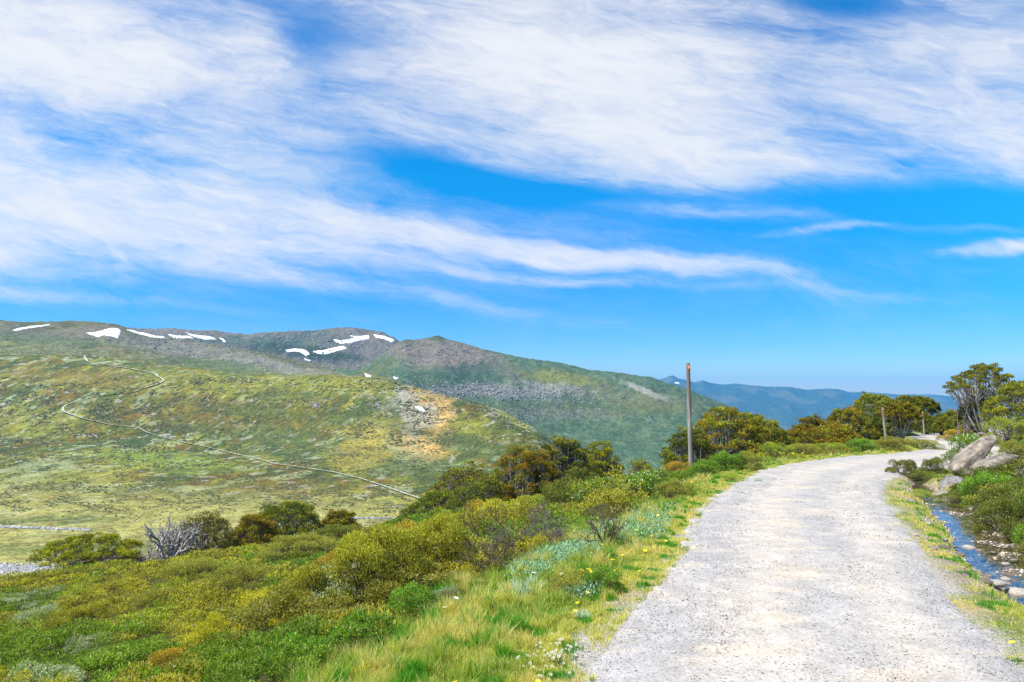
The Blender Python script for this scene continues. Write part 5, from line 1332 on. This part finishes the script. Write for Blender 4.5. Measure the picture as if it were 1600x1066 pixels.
YD = [(936, 793), (1054, 803), (994, 826), (1021, 830), (1006, 855), (1017, 847), (956, 874), (919, 884), (924, 890), (902, 888), (907, 897), (916, 915), (901, 940), (936, 845), (951, 829), (843, 1049), (1006, 891), (963, 888), (1040, 765), (1052, 768), (1047, 762), (1076, 752), (1090, 758), (985, 790), (1108, 768), (1000, 775), (717, 1053), (1592, 998), (1030, 800), (914, 886), (908, 931), (1062, 760), (1150, 752), (1236, 730), (890, 905), (1034, 842), (976, 862)]
for i, (a_, b_) in enumerate(YD):
    if a_ < 880: lb, gp = 'lone yellow daisy low in the grass near the bottom of the left verge', 'lone yellow daisies at the bottom of the verge'
    elif a_ > 1500: lb, gp = 'yellow daisy on the right hand verge near the creek', None
    elif b_ > 865 and a_ < 975: lb, gp = 'yellow daisy growing in the olive shrub on the verge', 'yellow daisies in the shrub on the verge'
    elif b_ < 780 and a_ < 1130: lb, gp = 'tiny yellow daisy at the foot of the bank shrubs by the road', 'yellow daisies along the flowered bank'
    elif a_ > 1130: lb, gp = 'tiny yellow daisy on the far verge of the road curve', 'yellow daisies on the far verge'
    else: lb, gp = 'yellow daisy in the silvery ground cover of the verge', 'yellow daisies in the silvery ground cover'
    place_flower(yd, a_, b_, .20, lb, gp, 'flower', i == 0, 1.0 if b_ > 800 else 1.25)
wc = flower_proto('white_clover', (.80, .78, .60), None, .016, 0, .11, True)
WC = [(random.gauss(862, 26), random.gauss(1018, 15)) for _ in range(58)] + [(820, 1002), (895, 1004), (884, 1000), (860, 996), (808, 1018), (796, 1024)]
for i, (a_, b_) in enumerate(WC): place_flower(wc, a_, b_, .11, 'white clover head in the patch at the lower road edge', 'white clover heads', 'flower', i == 0)
wdz = flower_proto('pale_daisy', (.80, .80, .76), (.55, .42, .10), .030, 16, .28)
for i, (a_, b_, h_, lab) in enumerate(((688, 931, .30, 'tall stemmed white daisy, leftmost of three by the hedge like row'), (696, 934, .28, 'tall stemmed white daisy, lowest of three by the hedge like row'), (705, 927, .30, 'tall stemmed white daisy, rightmost of three by the hedge like row'),
                                  (817, 902, .22, 'white daisy on a pale stalk above the spiky silver tuft'), (826, 896, .24, 'second white daisy above the spiky silver tuft, a little higher'), (887, 888, .14, 'white daisy in the silvery ground cover'))):
    place_flower(wdz, a_, b_, .28, lab, None, 'flower', i == 0)

# ------------------------------------------------------------------ rocks, creek, gravel
def boulder(px, py, L_, Wd, Hh, rot, tilt, seed, label, colr=(.36, .33, .29), y=None, dz=0.0, roll=0.0, slab=False):
    r_ = np.random.default_rng(seed); V, Fc = rock_proto(r_, 4, 2 if slab else 9, .07 if slab else .10)
    if slab:
        V = np.sign(V) * np.abs(V) ** .70
        for dd_ in unit(np.c_[r_.normal(size=11) * .8, r_.normal(size=11), np.abs(r_.normal(size=11)) + .2] * np.where(r_.random(11) < .65, 1, -1)[:, None]):
            hh_ = r_.uniform(.72, .98) * (V @ dd_).max(); V = V - np.maximum(V @ dd_ - hh_, 0)[:, None] * dd_ * .95
        V[:, 1:] *= (1.12 - .38 * V[:, :1])
    V = V + V / np.linalg.norm(V, axis=1, keepdims=True) * .02 * fbm(V[:, 0] * 7, V[:, 1] * 7 + V[:, 2] * 5, 4, 3)[:, None]
    P = hit(px, py) if y is None else gpos(px, y)
    V = V * np.array([L_, Wd, Hh]) / 2
    st_ = sstep(.05, .5, fbm(V[:, 0] * 6, V[:, 1] * 6 + V[:, 2] * 9, 4, 12)); c1 = np.array(colr) * (1 + .35 * fbm(V[:, 0] * 5, V[:, 1] * 5 + V[:, 2] * 5, 5, 8) - .45 * st_)[:, None]
    A = Acc(); A.add(V, Fc, c1)
    o = link('boulder', A.mesh('boulder', [M_STONE], True), loc=P + np.array([0, 0, dz]), label=label, cat='boulder'); o.rotation_euler = (R(roll), R(tilt), R(rot)); return o
Y_R = 17.2
def bpos(px, py, y):
    a, e = dir_ae(px, py); return np.array([a * y, y, CAM_Z + e * y])
def boulder_at(px, py, y, *a, **k):
    o = boulder(px, 0, *a, y=y, **k); o.location = bpos(px, py, y); return o
boulder_at(1523, 709, 17.6, 1.36, .46, .33, 4, -41, 61, 'long pale granite slab leaning up to the right, top of the rock pile', (.27, .225, .175), roll=4, slab=True)
boulder_at(1550, 729, 16.9, 1.20, .5, .36, -6, -22, 62, 'second granite slab lying under the leaning one', (.22, .19, .15), roll=2, slab=True)
boulder_at(1520, 757, 17.1, .55, .5, .50, 20, 0, 63, 'brown shaded block propping the two slabs', (.15, .11, .08))
boulder_at(1484, 756, 16.6, .62, .6, .42, 30, -25, 64, 'smaller grey boulder left of the slabs', (.23, .215, .20))
boulder_at(1474, 774, 15.9, .5, .35, .2, 10, -8, 65, 'flat pale stone at the waterline below the grey boulder', (.30, .275, .23))
boulder_at(1536, 768, 16.6, .4, .3, .2, 50, 10, 66, 'small brown stone wedged below the slabs', (.28, .24, .20))
boulder_at(1597, 750, 15.5, .65, .6, .7, 50, 10, 67, 'rounded purplish grey boulder at the right edge', (.17, .145, .15))
# creek water
tw = np.linspace(0, 1, len(CREEK)); T_ = unit(np.gradient(CREEK, axis=0)); Nn = np.stack([T_[:, 1], -T_[:, 0]], 1)
us = np.linspace(-1, 1, 25); V = []
for u_ in us: p = CREEK + Nn * (CREEK_W * 1.35 + .1)[:, None] * u_; V.append(np.c_[p, np.full(len(p), WATER_Z + .012)])
V = np.stack(V, 1); n_, k_ = V.shape[:2]; v = np.arange(n_ * k_).reshape(n_, k_)
mw, t, b = new_mat('creek_water'); nb = NB(t); pos = nb.n('ShaderNodeNewGeometry').outputs['Position']
b.inputs['Base Color'].default_value = (.055, .05, .04, 1); b.inputs['Roughness'].default_value = .04; b.inputs['IOR'].default_value = 1.33; b.inputs['Specular IOR Level'].default_value = .5
tp_ = nb.n('ShaderNodeBsdfTransparent'); tp_.inputs[0].default_value = (.80, .78, .70, 1); gl = nb.n('ShaderNodeBsdfGlossy'); gl.inputs['Roughness'].default_value = .06; gl.inputs[0].default_value = (1, 1, 1, 1)
bp = nb.n('ShaderNodeBump'); nb.l(nb.noise(pos, 9, 4, .6, .5), bp.inputs['Height']); bp.inputs['Strength'].default_value = .14; bp.inputs['Distance'].default_value = .02
nb.l(bp.outputs[0], gl.inputs['Normal']); fr_ = nb.n('ShaderNodeFresnel'); fr_.inputs[0].default_value = 1.75; nb.l(bp.outputs[0], fr_.inputs['Normal'])
mx = nb.n('ShaderNodeMixShader'); nb.l(fr_.outputs[0], mx.inputs[0]); nb.l(tp_.outputs[0], mx.inputs[1]); nb.l(gl.outputs[0], mx.inputs[2]); nb.l(mx.outputs[0], t.nodes['Material Output'].inputs[0])
link('creek', mk_mesh('creek', V.reshape(-1, 3), [np.stack([v[:-1, :-1], v[:-1, 1:], v[1:, 1:], v[1:, :-1]], -1).reshape(-1, 4)], None, [mw], True), kind='structure')
rng = np.random.default_rng(12)
stones = []
protoS = []
for k in range(6):
    V, Fc = rock_proto(rng, 2, 7, .12); A = Acc(); A.add(V, Fc, np.array([(.36, .27, .20), (.22, .18, .15), (.50, .45, .38), (.30, .26, .22), (.42, .30, .20), (.16, .14, .13)][k])); protoS.append(A.mesh('creek_stone', [M_STONE], True))
named = [(1551, 925, .16, 2, 'pale grey stone standing in the blue shallows'), (1592, 928, .17, 2, 'whitish flat stone at the right edge of the creek'), (1526, 898, .12, 4, 'larger orange brown stone in mid creek'), (1510, 896, .10, 0, 'brown stone just left of the larger orange one'), (1541, 900, .09, 3, 'dull stone right of the larger orange one'),
         (1495, 885, .14, 1, 'dark stone on the near side of the stony riffle'), (1515, 857, .12, 2, 'pale slab stone at the head of the stony riffle'), (1578, 890, .13, 5, 'blackish stone under the drooping olive shrub')]
def stone(px, py, r, k, label, group):
    a, e = dir_ae(px, py); y = (WATER_Z - CAM_Z) / e; z = max(float(G(np.array([a * y]), np.array([y]))[0]), WATER_Z - .02)
    o = link('creek_stone', protoS[k], loc=(a * y, y, z + r * .12), label=label, cat='stone', group=group); o.scale = (r, r * rng.uniform(.6, .9), r * rng.uniform(.35, .55)); o.rotation_euler = (rng.uniform(-.2, .2), rng.uniform(-.2, .2), rng.uniform(0, 6))
for px, py, r, k, lab in named: stone(px, py, r * .9, k, lab, 'stones in the creek')
for k in range(56):
    f = rng.random() ** .8; cx = 1470 + f * 110; cy = 845 + f * 75
    stone(cx + rng.normal() * 26, cy + rng.normal() * 16, rng.uniform(.03, .085), rng.integers(0, 6), 'small brown or grey stone lying in the shallow creek', 'stones in the creek')
for k in range(16): stone(1450 + rng.normal() * 14, 785 + rng.normal() * 8, rng.uniform(.03, .08), rng.integers(0, 6), 'small stone around the narrow upper pool', 'stones round the upper pool')
# pebbles of the creek bed and loose gravel on the road
A = Acc(); n = 9000; i = rng.integers(5, 130, n); p = CREEK[i] + rng.normal(size=(n, 2)) * (CREEK_W[i] * .75 + .12)[:, None]
lat, s, _ = road_s(p[:, 0], p[:, 1]); p = p[s > .3]; z = G(p[:, 0], p[:, 1]); sz = rng.uniform(.006, .028, len(p))
pal = np.array([(.40, .32, .24), (.25, .21, .18), (.5, .46, .4), (.2, .18, .17), (.45, .35, .24)]); scatter_rocks(A, np.c_[p, z + sz * .2], sz, pal[rng.integers(0, 5, len(p))], rng, .55)
link('creek_pebbles', A.mesh('creek_pebbles', [M_PEB]), kind='stuff')
A = Acc(); n = 24000; y = 4.3 * (17 / 4.3) ** (rng.random(n) ** 1.15); k = np.clip(np.searchsorted(RLs[:, 1], y), 0, 699); f = rng.random(n) * 1.22 - .11
x = RLs[k, 0] * (1 - f) + RRs[k, 0] * f; dens = fbm(x / .9, y / 1.8, 3, 19) + .9 * np.minimum(np.abs(f - .36), np.abs(f - .80)) * 3 - .2; m = dens + rng.normal(size=n) * .3 > -.05; x, y, f = x[m], y[m], f[m]
zr = G(x, y); zr = np.maximum(zr, road_z(y) + .006 - .06 * (np.abs(f - .5) > .5)); sz = rng.uniform(.003, .008, len(x)) * np.where(rng.random(len(x)) < .04, 1.7, 1) * np.interp(y, [4, 17], [.9, 1.4])
pal = np.array([(.44, .41, .37), (.34, .32, .31), (.30, .28, .27), (.48, .43, .37), (.20, .19, .19), (.40, .37, .34), (.46, .43, .40)]); scatter_rocks(A, np.c_[x, y, zr + sz * .25], sz, pal[rng.integers(0, 7, len(x))], rng, .6)
link('loose_gravel', A.mesh('loose_gravel', [M_PEB]), kind='stuff')
print('done', time.time() - T0)
